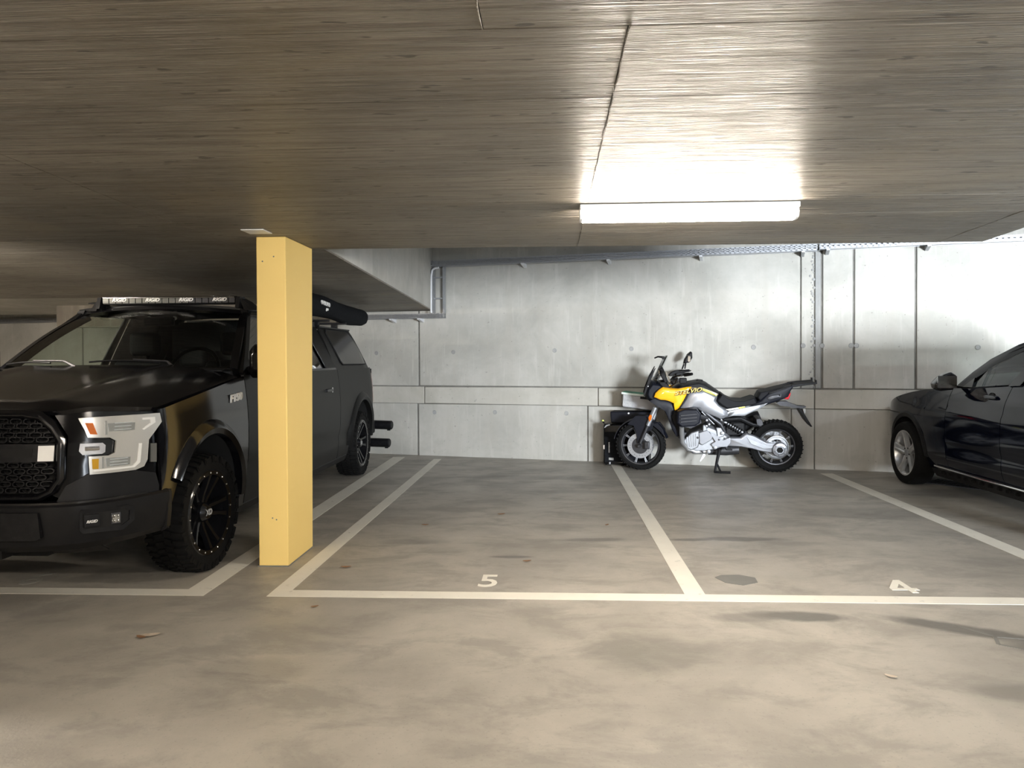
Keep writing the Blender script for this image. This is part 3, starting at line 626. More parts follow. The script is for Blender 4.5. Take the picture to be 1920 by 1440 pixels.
for k in range(28):
    u = .05+.9*k/27; p = wsb(u); MB().box(-.013, .013, -.04, -.012, 0, .011, Matrix.Translation(p+Vector((0, -.01, -.004)))).build('cowl_louvre', MT['bump'] if k % 3 else MT['darkmetal'], TR)
for a, b, c in ((-.80, -.35, -.12), (-.05, .42, .52)):   # wipers: blade from a to b, arm pivot c
    B = [ws((d/1.72)+.5, .035+.02*sin(pi*k/8), .022) for k, d in ((k, a+(b-a)*k/8) for k in range(9))]
    wbl = MB().tube(B, .007, 6); wi = wbl.build('wiper_blade', MT['bump'], TR)
    MB().tube([ws(c/1.72+.5, -.02, .02), ws(((b+c)/2)/1.72+.5, .035, .035), B[5]+Vector((0, 0, .01))], [.012, .008, .006], 6).build('wiper_arm', MT['darkmetal'], wi)
def rz(d, y): return 1.752+.018*sin(pi*min(1, max(0, (y-5.95)/1.8)))-.03*abs(d/.70)**3
MB().grid(20, 14, lambda u, v: (XC-.70+1.4*u, 5.96+.09*abs(2*u-1)**2+(7.72-5.96-.09*abs(2*u-1)**2)*v, rz(-.70+1.4*u, 5.96+1.76*v))).build('roof', PS, TR, solid=.02)
def gh(s):   # greenhouse side surface
    def f(y, z, o=0):
        t = (z-1.215)/.5; return (XC+s*(.925-.225*t-.02*t*t+o), y, z)
    return f
for s in (1, -1):
    f = gh(s); ft = lambda a, b, t: f(a, b, t)
    MB().loft([[f(y, z, o) for o, z in ((.012, 1.205), (.012, 1.235), (-.03, 1.235), (-.03, 1.205))] for y in (5.38, 6.5, 7.72)]).build('window_sill', MT['gloss'], TR)
    MB().loft([[f(y, rz(.68, y)-.02+z, o) for o, z in ((.016, -.03), (.012, .012), (-.04, .02), (-.04, -.03))] for y in (6.02, 6.8, 7.72)]).build('roof_rail', MT['gloss'], TR)
    for nm, poly in (('door_pillar', [(6.66, 1.23), (6.78, 1.23), (6.78, 1.71), (6.70, 1.71)]), ('rear_pillar', [(7.42, 1.23), (7.73, 1.23), (7.73, 1.71), (7.30, 1.71), (7.33, 1.62)]), ('mirror_gusset', [(5.36, 1.23), (5.56, 1.23), (5.60, 1.40)])):
        mapped(nm, poly, ft, PS if nm[0] != 'm' else MT['gloss'], TR, .006, .1)
    MB().loft([[Vector(f(5.38+.68*k/8, 1.23+.485*k/8, o)) + Vector((0, dy, 0)) for o, dy in ((.008, -.02), (.008, .05), (-.03, .05), (-.03, -.02))] for k in range(9)]).build('door_frame', MT['gloss'], TR)
    mapped('front_door_glass', [(5.42, 1.235), (6.67, 1.235), (6.71, 1.70), (6.04, 1.70)], lambda a, b, t: f(a, b, t-.012), MT['green_glass'] if s < 0 else MT['ws'], TR, .0, .2)
    mapped('rear_door_glass', [(6.77, 1.235), (7.44, 1.235), (7.34, 1.66), (7.28, 1.70), (6.77, 1.70)], lambda a, b, t: f(a, b, t-.012), MT['tint'], TR, .0, .2)
    # mirror
    mc = Vector((XC+s*1.05, 5.44, 1.31))
    mm = MB().loft([[mc+Vector((s*x*sc_, y, z*sc_)) for x, z in ((-.09, -.12), (.07, -.12), (.10, -.07), (.10, .09), (.06, .125), (-.07, .125), (-.10, .08), (-.10, -.08))] for y, sc_ in ((-.09, .55), (-.05, .9), (.0, 1.0), (.05, 1.0))]).build('side_mirror', MT['gloss'], TR, bevel=.01)
    MB().box(-.085, .085, .05, .054, -.11, .11, Matrix.Translation(mc)).build('mirror_glass', MT['chrome'], mm)
    MB().tube([f(5.5, 1.25), mc+Vector((-s*.05, 0, -.08))], .028, 8).build('mirror_arm', MT['matte'], mm)
    for y in (6.33, 7.34): 
        hd = MB().loft([[side(s)(y+dy, 1.02+dz, o) for dz, o in ((-.016, .006), (-.012, .03), (.012, .03), (.016, .006))] for dy in (-.10, -.05, .05, .09)]).build('door_handle', MT['gloss'], TR, bevel=.003)
        MB().lathe(side(s)(y+.13, 1.02, 0), (s, 0, 0), [(.028, 0), (.026, .012), (.01, .016)], 16).build('lock_cylinder', MT['chrome'], hd)
# cabin interior
MB().box(XC-.72, XC+.72, 7.62, 7.7, .9, 1.7).build('cab_back_panel', MT['inner'], TR)
MB().grid(16, 4, lambda u, v: (XC-.84+1.68*u, 5.2+.45*v+.15*abs(2*u-1)**2*(1-v), 1.215+.035*sin(pi*v)-.0*u)).build('dashboard', MT['inner'], TR, solid=.05)
for s in (1, -1):
    st = MB().box(-.25, .25, 0, .14, .62, 1.32, Matrix.Translation((XC+s*.40, 6.42, 0))).build('front_seat', MT['seat'], TR, bevel=.05, seg=3)
    MB().box(-.13, .13, .02, .12, 1.36, 1.56, Matrix.Translation((XC+s*.40, 6.44, 0))).build('headrest', MT['seat'], st, bevel=.04, seg=3)
    MB().box(-.14, .14, .02, .12, 1.25, 1.45, Matrix.Translation((XC+s*.40, 7.35, 0))).build('rear_headrest', MT['seat'], TR, bevel=.04, seg=3)
sw = MB().ring((XC+.40, 5.72, 1.24), (0, -.9, .45), .19, .014, 32, 8).build('steering_wheel', MT['bump'], TR)
for a in (0, pi): MB().tube([(XC+.40+cos(a)*.18, 5.72, 1.23), (XC+.40, 5.73, 1.21)], .014, 6).build('steering_spoke', MT['matte'], sw)
rm = MB().box(-.12, .12, -.02, .02, -.035, .035, Matrix.Translation((XC, 5.98, 1.63))).build('rear_view_mirror', MT['matte'], TR, bevel=.012)
for dx in (-.12, .09): MB().lathe((XC+dx, 6.05, 1.66), (0, -1, -.3), [(.018, 0), (.016, .008), (.004, .012)], 12).build('map_lamp', MT['letter'], TR)
# roof light bar
lb = MB().box(-.545, .545, -.03, .04, -.032, .032, Matrix.Translation((-3.0, 5.965, 1.793))).build('roof_light_bar', MT['gloss'], TR, bevel=.006)
for k in range(20): MB().box(-.024, .024, -.036, -.03, -.02, .02, Matrix.Translation((-3.0-.51+1.02*k/19, 5.965, 1.792))).build('led_cell', MT['lensgrey'] if k < 13 else MT['darkmetal'], lb, bevel=.003)
MB().box(-.53, .53, -.04, -.03, .020, .026, Matrix.Translation((-3.0, 5.965, 1.793))).build('lens_trim', MT['chrome'], lb)
for k in range(4): text('lettering', 'RIGID', .036, MT['letter'], lb, frame((-3.0-.40+.27*k, 5.925, 1.797), (1, 0, 0), (0, 0, 1)), shear=.35, ext=.001, bold=.0012, sx=1.2)
for s in (1, -1):
    bk = MB().loft([[(-3.0+s*x, y, z) for y, z in ((5.93, 1.82), (6.03, 1.82), (6.06, 1.73), (5.90, 1.73))] for x in (.545, .56, .575)]).build('light_bar_bracket', MT['matte'], TR)
    MB().loft([[(-3.0+s*(.56+dx), 5.94+dy, 1.815-dz), (-3.0+s*(.56+dx), 6.08+dy, 1.815-dz), (-3.0+s*(.60+dx), 6.12+dy, 1.715), (-3.0+s*(.60+dx), 5.95+dy, 1.715)] for dx, dy, dz in ((0, 0, 0), (.05, .02, .03), (.09, .04, .07))]).build('fairing_end', MT['bump'], bk)
    for dx in (.03, .10): MB().lathe((-3.0+s*(.52-dx*1.8), 5.97, 1.824), (0, 0, 1), [(.008, 0), (.008, .006), (.004, .010)], 8).build('bracket_bolt', MT['chrome'], bk)
MB().grid(16, 2, lambda u, v: (XC-.62+1.24*u, 6.04+.06*v, 1.78+.012*v)).build('wind_deflector', MT['matte'], TR, solid=.008)
# canopy over the bed
def can(s):
    def f(y, z, o=0):
        t = (z-1.20)/.47; return (XC+s*(.915-.16*t-.03*t*t+o-(.05*max(0, y-9.0)/.4)), y, z)
    return f
def yr(z): return 9.36-.46*max(0, (z-1.2)/.47)
def ytop(y): return 1.685-.05*max(0, (y-8.6)/.4)**2
for s in (1, -1):
    f = can(s)
    def cs(u, v):
        z = 1.205+.45*v; ye = yr(z); y = 7.74+(ye-7.74)*u; return f(y, z)
    MB().grid(20, 8, cs).build('canopy_side', PS, TR, solid=.015)
    gl = [(7.90, 1.60), (8.02, 1.30), (8.08, 1.265), (8.95, 1.262), (9.14, 1.265), (9.12, 1.30), (8.86, 1.60), (8.80, 1.635), (7.95, 1.63)]
    mapped('canopy_side_glass', gl, lambda a, b, t: f(a, b, t+.012), MT['gloss'], TR, .006, .1)
    MB().tube([f(a_, b_, .016) for a_, b_ in gl+gl[:1]], .006, 6).build('window_seal', MT['well'], TR)
    MB().loft([[f(y, 1.20+z, o) for o, z in ((.012, -.012), (.018, .0), (.012, .012), (-.01, .012), (-.01, -.012))] for y in (7.74, 8.5, 9.0, 9.34)]).build('canopy_rail', MT['matte'], TR)
MB().grid(16, 12, lambda u, v: (XC+(-1+2*u)*(.755), 7.74+(8.93-7.74)*v, 1.655+.03*(1-(2*u-1)**4)-.0*v)).build('canopy_roof', PS, TR, solid=.015)
MB().grid(14, 8, lambda u, v: (XC+(-1+2*u)*(.86-.12*v), yr(1.2+.46*v), 1.205+.455*v)).build('canopy_rear_hatch', MT['gloss'], TR, solid=.015)
MB().grid(8, 8, lambda u, v: (XC+(-1+2*u)*.90, 9.40+.02*sin(pi*v), .50+.70*v)).build('tailgate', PS, TR, solid=.02)
MB().box(XC-.93, XC+.93, 9.36, 9.47, .40, .56).build('rear_bumper', MT['matte'], TR, bevel=.02)
for s in (1, -1):
    MB().loft([[side(s)(y, z, o) for y, o in ((9.24, .003), (9.30, .016), (9.42, .012), (9.47, -.03), (9.47, -.10))] for z in (.80, .86, 1.0, 1.10, 1.15)]).build('tail_light', MT['red'], TR, bevel=.004)
# fuel door scratch badge on the bed side
MB().loft([[side(1)(7.93+dy*(.6 if k in (0, 4) else 1), .83+.03*k, .003) for dy in (-.035, .035)]+[side(1)(7.93+dy, .83+.03*k, .0) for dy in (.035, -.035)] for k in range(5)]).build('fuel_door', MT['paint_side'], TR)
# hitch accessory behind the truck
for (x0, x1, z) in ((-2.55, -1.99, .49), (-2.62, -2.02, .265)):
    hc = MB().lathe((x0, 9.72, z), (1, -.12, -.02), [(.05, 0), (.056, .01), (.056, x1-x0-.01), (.045, x1-x0)], 18).build('carrier_arm', MT['matte'], TR)
    MB().box(-.02, .02, -.012, .012, -.02, .0, Matrix.Translation((x1-.05, 9.66, z-.06))).build('arm_clip', MT['matte'], hc)
MB().box(-3.6, -2.5, 9.69, 9.75, .2, .56).build('hitch_carrier', MT['matte'], TR, bevel=.01); MB().box(-3.14, -3.06, 9.4, 9.7, .32, .40).build('hitch_tongue', MT['matte'], TR)
# wheels
def truck_wheel(yc, s, steer, details=True):
    w = thing('wheel', (0, 0, 0), None, None, local=True); w.parent = TR
    w.location = Vector((XC+s*.86, yc, RW))-ORG[TR.name]; w.rotation_euler = (0, 0, (0 if s > 0 else pi)+steer)
    ax = (1, 0, 0)
    ty = MB().lathe((0, 0, 0), ax, [(.255, -.11), (.30, -.125), (.335, -.12), (.352, -.095), (.355, 0), (.352, .085), (.335, .108), (.30, .118), (.262, .105), (.262, .09), (.255, .09)], 64, caps=False).build('tyre', MT['rubber'], w)
    tb = MB()
    for k in range(44):
        a = 2*pi*k/44
        for j, (x0, x1, r0, r1) in enumerate(((-.122, -.062, .325, .368), (-.05, .0, .35, .366), (.006, .05, .35, .366), (.058, .118, .325, .368))):
            aa = a+(.05 if j in (1, 3) else 0)+(.02 if j > 1 else 0); hw = .05 if j in (0, 3) else .042; sk = .03 if j in (0, 1) else -.03
            pts = []
            for rr in (r0, r1):
                for x, da in ((x0, -hw+sk), (x1, -hw), (x1, hw*.5), (x0, hw*.5+sk)):
                    q = rr-(.012 if abs(x) > .11 else 0); pts.append((x, cos(aa+da)*q, sin(aa+da)*q))
            tb.hexa(pts)
    for k in range(22):   # sidewall lugs
        a = 2*pi*k/22; tb.hexa([(x, cos(a+da)*r_, sin(a+da)*r_) for x in (.10, .121) for r_, da in ((.318, -.05), (.350, -.07), (.350, .07), (.318, .05))])
    tag(tb.build('tread_blocks', MT['rubber'], w), kind='stuff')
    rim = MB().lathe((0, 0, 0), ax, [(.262, .10), (.268, .107), (.262, .112), (.235, .108), (.232, .085), (.225, .0), (.215, -.08), (.05, -.085)], 48, caps=False).build('rim', MT['gloss'], w)
    for k in range(10):
        a = 2*pi*(k+.5)/10; b = a+.10*(1 if k % 2 else -1)
        def pt(r_, an, off, x): return (x, cos(an)*r_-sin(an)*off, sin(an)*r_+cos(an)*off)
        MB().loft([[pt(r_, aa, o*h, x-dx) for o, dx in ((-1, .03), (-.7, 0), (.7, 0), (1, .03))] for r_, aa, h, x in ((.045, a, .020, .052), (.10, (a+b)/2, .016, .060), (.17, b, .014, .080), (.236, b, .020, .100))]).build('spoke', MT['gloss'], rim)
    for k in range(20):
        a = 2*pi*k/20; MB().lathe((.109, cos(a)*.249, sin(a)*.249), ax, [(.006, 0), (.006, .004), (.003, .007)], 8).build('rim_bolt', MT['chrome'], rim)
    cap = MB().lathe((.05, 0, 0), ax, [(.06, -.02), (.06, .02), (.045, .04), (.04, .045), (.005, .047)], 24).build('centre_cap', MT['gloss'], rim)
    text('lettering', 'XD', .05, MT['letter_g'], cap, frame((.099, 0, 0), (0, 1, 0), (0, 0, 1)), ext=.001, bold=.002)
    MB().lathe((0, 0, 0), ax, [(.17, -.03), (.17, -.02), (.06, -.02)], 32).build('brake_disc', MT['darkmetal'], w)
    return w
truck_wheel(WF, 1, math.radians(-4)); truck_wheel(WR, 1, 0); truck_wheel(WF, -1, math.radians(-4)); truck_wheel(WR, -1, 0)

# roof awning bag resting on the canopy rack, its own thing
aw = thing('awning_bag', (-2.36, 8.6, 1.72), 'long black awning bag carried on the canopy roof rack of the pickup', 'awning')
rings = []
for k in range(19):
    t = k/18; y = 7.0+2.62*t; sq = 1-.18*abs(sin(t*9))*(t > .3)*.5; e = .82 if k in (0, 18) else 1
    z0 = 1.735+.02*sin(t*6); rings.append([(-2.36+.085*e*sq*cos(a)*(1.1 if abs(cos(a)) > .7 else 1), y, z0+.115+(.115*e)*sin(a)*(1 if abs(sin(a)) < .9 else .95)+.006*sin(3*a+t*14)) for a in (2*pi*j/16 for j in range(16))])
MB().loft(rings).build('bag', MT['fabric'], aw)
c = frame((-2.27, 7.72, 1.885), (0, 1, -.04), (0, 0, 1))
text('lettering', 'OVERLAND', .06, MT['letter'], aw, c, ext=.004, bold=.001); text('lettering', 'gear', .045, MT['letter'], aw, frame((-2.27, 7.78, 1.835), (0, 1, -.04), (0, 0, 1)), ext=.004, bold=.001)
rk = thing('roof_rack', (-3.1, 8.4, 1.69), 'black cross bar roof rack on the pickup canopy under the awning bag', 'roof rack')
for y in (7.95, 8.62):
    MB().box(XC-.72, XC+.80, y-.02, y+.02, 1.712, 1.737).build('cross_bar', MT['matte'], rk, bevel=.005)
    for s in (1, -1): MB().box(XC+s*.66-.03, XC+s*.66+.03, y-.03, y+.03, 1.672, 1.714).build('foot', MT['matte'], rk, bevel=.006)
# ================================================================== the dark car at right
SX = 4.60
SU = thing('parked_car', (SX, 8.14, 0), 'dark navy crossover car with silver five-spoke wheels parked nose to the wall', 'car')
NV = MT['navy']
CF, CR, CT = 8.14, 5.42, .325
CA = .385
def cs_(s):
    def f(y, z, o=0):
        d = .905-.05*(abs(z-.62)/.45)**2
        if y > 7.6: d -= .02*((y-7.6)/.9)**2+.14*max(0, (y-8.35)/.55)**2
        if z < .35: d -= .04*((.35-z)/.15)
        if z > .80: d -= .05*((z-.80)/.25)**1.5
        d -= .010*math.exp(-((z-.86)/.03)**2)*(y < 8.0)
        return (SX+s*(d+o), y, z)
    return f
def ctop(y):  # fender top / belt line
    if y < 7.05: return 1.085-.058*(y-6.3)/.75 if y > 6.3 else 1.085
    t = (y-7.05)/1.75; return 1.027-.02*t-.22*t**2.6-.0
def carch(y, yc, base): 
    dy = abs(y-yc); return CT+.01+math.sqrt(max(0, CA*CA-dy*dy)) if dy < CA else base
for s in (1, -1):
    f = cs_(s)
    def fen(u, v):
        y = 7.36+1.50*u; zb = carch(y, CF, .24 if y < CF else .22); return f(y, zb+(ctop(y)-zb)*v)
    MB().grid(50, 12, fen).build('front_fender', NV, SU, solid=.02)
    def dr(y0, y1):
        def g(u, v):
            y = y0+(y1-y0)*u; zb = carch(y, CR, .27); z = zb+(ctop(y)-zb)*v
            p = f(y, z); k = .012*math.exp(-((z-(.50-.02*(y-6)))/.05)**2); return (p[0]-s*k, p[1], p[2])
        return g
    MB().grid(10, 18, dr(6.48, 7.352)).build('front_door', NV, SU, solid=.02)
    MB().grid(12, 18, dr(5.55, 6.472)).build('rear_door', NV, SU, solid=.02)
    MB().grid(30, 12, dr(4.55, 5.542)).build('rear_quarter', NV, SU, solid=.02)
    MB().loft([[f(y, z, o) for z, o in ((.155, -.06), (.15, .0), (.20, .012), (.27, .008), (.285, -.02))] for y in (5.83, 6.6, 7.3, 7.73)]).build('sill', MT['matte'], SU)
    for y in [5.95+.13*k for k in range(13)]: MB().box(-.02, .02, -.02, .02, -.012, .012, Matrix.Translation(f(y, .212, .008))).build('step_pad', MT['rubber'], SU)
    MB().tube([f(5.85, .262, .03), f(6.8, .262, .032), f(7.6, .268, .03)], .009, 8).build('sill_trim', MT['chrome'], SU)
    for nm, yc in (('front_arch_trim', CF), ('rear_arch_trim', CR)):
        rings = []
        for k in range(25):
            a = .0+pi*k/24; rings.append([(f(yc-cos(a)*r_, CT+.01+sin(a)*r_)[0]+s*o, min(yc-cos(a)*r_, 8.86), CT+.01+sin(a)*r_) for r_, o in ((CA-.015, -.02), (CA-.015, .018), (CA+.02, .022), (CA+.045, .004))])
        MB().loft(rings, caps=False, closed=False).build(nm, MT['matte'], SU, solid=.005)
        MB().grid(20, 3, lambda u, v: (SX+s*(.87-.28*v), yc-cos(pi*u)*(CA-.008), CT+.01+sin(pi*u)*(CA-.008))).build('wheel_liner', MT['well'], SU, solid=-.01)
        MB().grid(14, 4, lambda u, v: (SX+s*.60, yc-cos(pi*u)*CA*v, .2+(.13+sin(pi*u)*CA)*v)).build('liner_wall', MT['well'], SU)
    # glasshouse
    def g(y, z, o=0):
        t = (z-1.03)/.45; return (SX+s*(.835-.20*t+o-.05*max(0, y-6.9)/.4*(1-t)), y, z)
    def roofz(y): return 1.505-.0*(y) if y < 6.1 else 1.505-.075*((y-6.1)/.7)**1.5
    # windscreen pillar curve: base (7.36,1.03) -> roof (6.2,1.50)
    cv = [(7.42, 1.02), (7.16, 1.165), (6.93, 1.285), (6.62, 1.405), (6.38, 1.465), (6.10, 1.497), (5.7, 1.507), (5.2, 1.49)]
    MB().loft([[Vector(g(y, z, o))+Vector((0, dy, dz)) for o, dy, dz in ((.012, -.05, -.045), (.014, -.01, -.012), (.0, .02, .014), (-.05, .03, .01), (-.05, -.03, -.03))] for y, z in cv]).build('roof_pillar', NV, SU)
    MB().tube([g(6.50, 1.475, -.02), g(6.35, 1.505, -.02), g(6.1, 1.532, -.02), g(5.6, 1.54, -.02), g(5.0, 1.52, -.02)], .013, 8).build('roof_rail', MT['gloss'], SU)
    MB().loft([[Vector(f(y, ctop(y), 0))+Vector((s*o, 0, dz)) for o, dz in ((.006, -.012), (.008, .008), (-.06, .012), (-.06, -.01))] for y in (5.2, 6.0, 6.5, 7.0, 7.4)]).build('belt_trim', MT['gloss'], SU)
    gl1 = [(7.10, 1.045), (6.46, 1.09), (6.22, 1.445), (6.36, 1.435), (6.60, 1.375), (6.90, 1.255)]
    mapped('front_door_glass', gl1, lambda a, b, t: g(a, b, t-.006), MT['green_glass'], SU, .0, .15)
    mapped('rear_door_glass', [(6.38, 1.09), (5.6, 1.10), (5.5, 1.44), (6.10, 1.46), (6.16, 1.45)], lambda a, b, t: g(a, b, t-.006), MT['green_glass'] if s > 0 else MT['tint'], SU, .0, .15)
    mapped('door_pillar', [(6.52, 1.075), (6.37, 1.085), (6.11, 1.475), (6.24, 1.468)], lambda a, b, t: g(a, b, t), MT['gloss'], SU, .006, .1)
    mapped('mirror_gusset', [(7.28, 1.04), (7.08, 1.045), (7.10, 1.13)], lambda a, b, t: g(a, b, t), MT['gloss'], SU, .006, .1)
    mc = Vector((SX+s*.985, 7.22, 1.09))
    mi = MB().loft([[mc+Vector((s*x*k, y, z*k)) for x, z in ((-.06, -.07), (.05, -.08), (.095, -.055), (.10, -.02), (.02, .065), (-.04, .088), (-.085, .06))] for y, k in ((.13, .35), (.10, .75), (.04, 1.0), (-.04, 1.02), (-.05, .95))]).build('side_mirror', MT['gloss'], SU, bevel=.008)
    MB().loft([[g(7.12+.05*k, 1.035, .0), g(7.25, 1.035, 0), mc+Vector((-s*.04, .0, -.06)), mc+Vector((-s*.07, -.02, -.03))] for k in (0, 1)]).build('mirror_foot', MT['gloss'], mi)
    MB().box(-.085, .085, -.056, -.05, -.055, .055, Matrix.Translation(mc)).build('mirror_glass', MT['chrome'], mi)
    for y in (6.70, 5.72):
        h = MB().loft([[Vector(f(y+dy, .975+dz*e, o)) for dz, o in ((-.018, .004), (-.012, .034), (.012, .036), (.018, .006))] for dy, e in ((-.10, .6), (-.06, 1), (.05, 1), (.09, .5))]).build('door_handle', NV, SU, bevel=.003)
        MB().lathe(f(y, .965, .003), (s, 0, 0), [(.05, -.006), (.048, .003), (.03, .001)], 20).build('handle_recess', MT['gloss'], h)
    MB().grid(10, 2, lambda u, v: f(8.52+.34*u, .72+(.82-.72-.03*u)*v, .006)).build('headlamp', MT['lensgrey'], SU, solid=.005)
def chz(d, y): 
    a = abs(d)/.80; return ctop(y)+.055*(1-a**2.2)
MB().grid(24, 20, lambda u, v: (SX+(-.79+1.58*u)*(1-.10*max(0, v-.7)/.3), 7.32+(1.46+.10*(1-(2*u-1)**2))*v, chz(-.79+1.58*u, min(8.8, 7.32+1.48*v))-.012)).build('bonnet', NV, SU, solid=.02)
MB().grid(24, 10, lambda u, v: (SX+(-.74+1.48*u), 8.86+.13*(1-(2*u-1)**4)-.05*v*v, .20+.60*v)).build('front_bumper', NV, SU, solid=.02)
MB().grid(16, 8, lambda u, v: (SX+(-.78+1.56*u)*(1-.17*v), 7.40-1.16*v+.08*(1-(2*u-1)**2), 1.03+.455*v**.85+.03*sin(pi*v)+.012*(1-(2*u-1)**2))).build('windscreen', MT['green_glass'], SU)
MB().grid(16, 10, lambda u, v: (SX+(-.645+1.29*u), 6.26-1.5*v, 1.488+.03*(1-(2*u-1)**4)+.015*sin(pi*v))).build('roof', NV, SU, solid=.02)
MB().grid(12, 8, lambda u, v: (SX+(-.70+1.4*u), 4.74-.2*sin(pi*v), .3+1.16*v)).build('tailgate', NV, SU, solid=.02)
MB().box(SX-.58, SX+.58, 4.9, 8.7, .20, .42).build('underbody', MT['well'], SU, bevel=.03)
MB().box(SX-.78, SX+.78, 7.25, 7.7, .40, .98).build('engine_bay', MT['well'], SU)
MB().box(SX-.78, SX+.78, 5.2, 7.3, .28, .42).build('cabin_floor', MT['inner'], SU)
for s in (1, -1):
    se = MB().box(-.23, .23, -.12, .0, .45, 1.15, Matrix.Translation((SX+s*.38, 6.25, 0))).build('front_seat', MT['seat'], SU, bevel=.05, seg=3)
    MB().box(-.12, .12, -.10, -.0, 1.17, 1.34, Matrix.Translation((SX+s*.38, 6.24, 0))).build('headrest', MT['seat'], se, bevel=.04, seg=3)
MB().box(SX-.74, SX+.74, 7.0, 7.35, .8, 1.02).build('dashboard', MT['inner'], SU, bevel=.04)
MB().ring((SX-.38, 6.85, 1.02), (0, -.9, .4), .17, .012, 28, 8).build('steering_wheel', MT['inner'], SU)
def car_wheel(yc, s):
    w = thing('wheel', (0, 0, 0), None, None, local=True); w.parent = SU
    w.location = Vector((SX+s*.845, yc, CT))-ORG[SU.name]; w.rotation_euler = (0, 0, 0 if s > 0 else pi)
    ax = (1, 0, 0)
    MB().lathe((0, 0, 0), ax, [(.225, -.10), (.28, -.115), (.312, -.10), (.322, -.07), (.325, 0), (.322, .06), (.312, .088), (.285, .098), (.238, .088), (.232, .075), (.225, .07)], 56, caps=False).build('tyre', MT['rubber'], w)
    rim = MB().lathe((0, 0, 0), ax, [(.236, .078), (.234, .085), (.222, .083), (.21, .06), (.205, -.06), (.05, -.08)], 48, caps=False).build('rim', MT['rimsilver'], w)
    MB().lathe((0, 0, 0), ax, [(.16, -.02), (.16, -.01), (.05, -.01)], 32).build('brake_disc', MT['darkmetal'], w)
    for k in range(5):
        a = 2*pi*k/5+pi/2+.12
        def pt(r_, o, x): return (x, cos(a)*r_-sin(a)*o, sin(a)*r_+cos(a)*o)
        MB().loft([[pt(r_, -h, x-.035), pt(r_, -h*.9, x-.006), pt(r_, -h*.35, x), pt(r_, 0, x-.010), pt(r_, h*.35, x), pt(r_, h*.9, x-.006), pt(r_, h, x-.035)] for r_, h, x in ((.03, .032, .058), (.08, .038, .064), (.15, .030, .075), (.20, .040, .083), (.222, .058, .084))]).build('spoke', MT['rimsilver'], rim)
        MB().lathe((.055, cos(a+.63)*.055, sin(a+.63)*.055), ax, [(.009, 0), (.009, .006), (.004, .006)], 8).build('wheel_bolt', MT['darkmetal'], rim)
    MB().lathe((.055, 0, 0), ax, [(.034, 0), (.034, .01), (.028, .014), (.01, .015)], 24).build('centre_cap', MT['alu'], rim)
for yc in (CF, CR):
    for s in (-1, 1): car_wheel(yc, s)
# floor grate beneath the car
gr = thing('floor_grate', (4.3, 7.95, 0), 'dark metal floor grate beside the sill of the dark car', 'grate')
ga = math.radians(-52)
Mg = Matrix.Translation((4.28, 7.98, 0)) @ Matrix.Rotation(ga, 4, 'Z')
MB().box(-.42, .42, -.16, -.145, .001, .012, Mg).box(-.42, .42, .145, .16, .001, .012, Mg).build('edge_bar', MT['darkmetal'], gr)
for k in range(22): MB().box(-.42+.0385*k, -.41+.0385*k, -.15, .15, .001, .010, Mg).build('grate_bar', MT['darkmetal'], gr)
# ================================================================== the motorcycle
BK = thing('motorcycle', (1.078, 9.14, 0), 'yellow and silver adventure motorcycle leaning on its side stand by the back wall', 'motorcycle', rot=(math.radians(6), 0, math.radians(-5.4)), local=True)
def b(cx, cy):      # outline units (front contact = 420, 1040; 636 to the metre)
    u = (cx-420)/636; return (u, (1040+16*u/1.52-cy)/636)
def cmp(p, y):      # outline units seen from 9.1 m away on a plane y off the centre plane, lean allowed for
    return (p[0]+(p[0]+280)*y/9.1, p[1]+66*y+(p[1]-200)*y/9.1)
def put(poly, y0, y1, name, m_, par=BK, bevel=.004, seg=2):
    q = [b(*cmp(p, -abs((y0+y1)/2) if y0*y1 > 0 else -abs(y0)*.7)) for p in poly]
    return MB().prism(q, lambda u, v, t: (u, t, v), y0, y1).build(name, m_, par, bevel=bevel, seg=seg)
def puff(poly, half, name, m_, par=BK, yc=0, k=.82, e=.7, bevel=.008):
    q = [b(*cmp(p, (-abs(yc) if par is not HB else yc)-half*.6)) for p in poly]; n = len(q); cx = sum(p[0] for p in q)/n; cz = sum(p[1] for p in q)/n
    def rg(y, s): return [(cx+(u-cx)*s, yc+y, cz+(v-cz)*s) for u, v in q]
    return MB().loft([rg(-half, k), rg(-half*e, .97), rg(-half*.3, 1), rg(half*.3, 1), rg(half*e, .97), rg(half, k)], smooth=True).build(name, m_, par, bevel=bevel, auto=40)
def shell(poly, y_out, name, m_, par=BK, fl=0, th=.012, both=True, bevel=.004):
    """side panel: bulges outwards from y_out, thickness th; fl = flare towards its centre"""
    q = [b(*cmp(p, -y_out)) for p in poly]; n = len(q); cx = sum(p[0] for p in q)/n; cz = sum(p[1] for p in q)/n; r = []
    for s in ((-1, 1) if both else (-1,)):
        mb = MB(); rg = lambda y, k: [(cx+(u-cx)*k, s*y, cz+(v-cz)*k) for u, v in q]
        mb.loft([rg(y_out-th, 1), rg(y_out, 1), rg(y_out+fl*.7, .86), rg(y_out+fl, .55)], smooth=True)
        r.append(mb.build(name, m_, par, bevel=bevel, auto=50))
    return r
def tb(pts, r, name, m_, par=BK, n=8):
    P = []
    for p in pts:
        q = b(*cmp(p[:2], p[2] if (par is HB or name in HBN) else -abs(p[2]))); P.append((q[0], p[2], q[1]))
    return MB().tube(P, [x/636 for x in r] if isinstance(r, (list, tuple)) else r/636, n).build(name, m_, par)
ALU, DM, BP = MT['alu'], MT['darkmetal'], MT['navyplastic']
HB = None; HBN = ('handlebar', 'mirror_stalk', 'brake_hose')
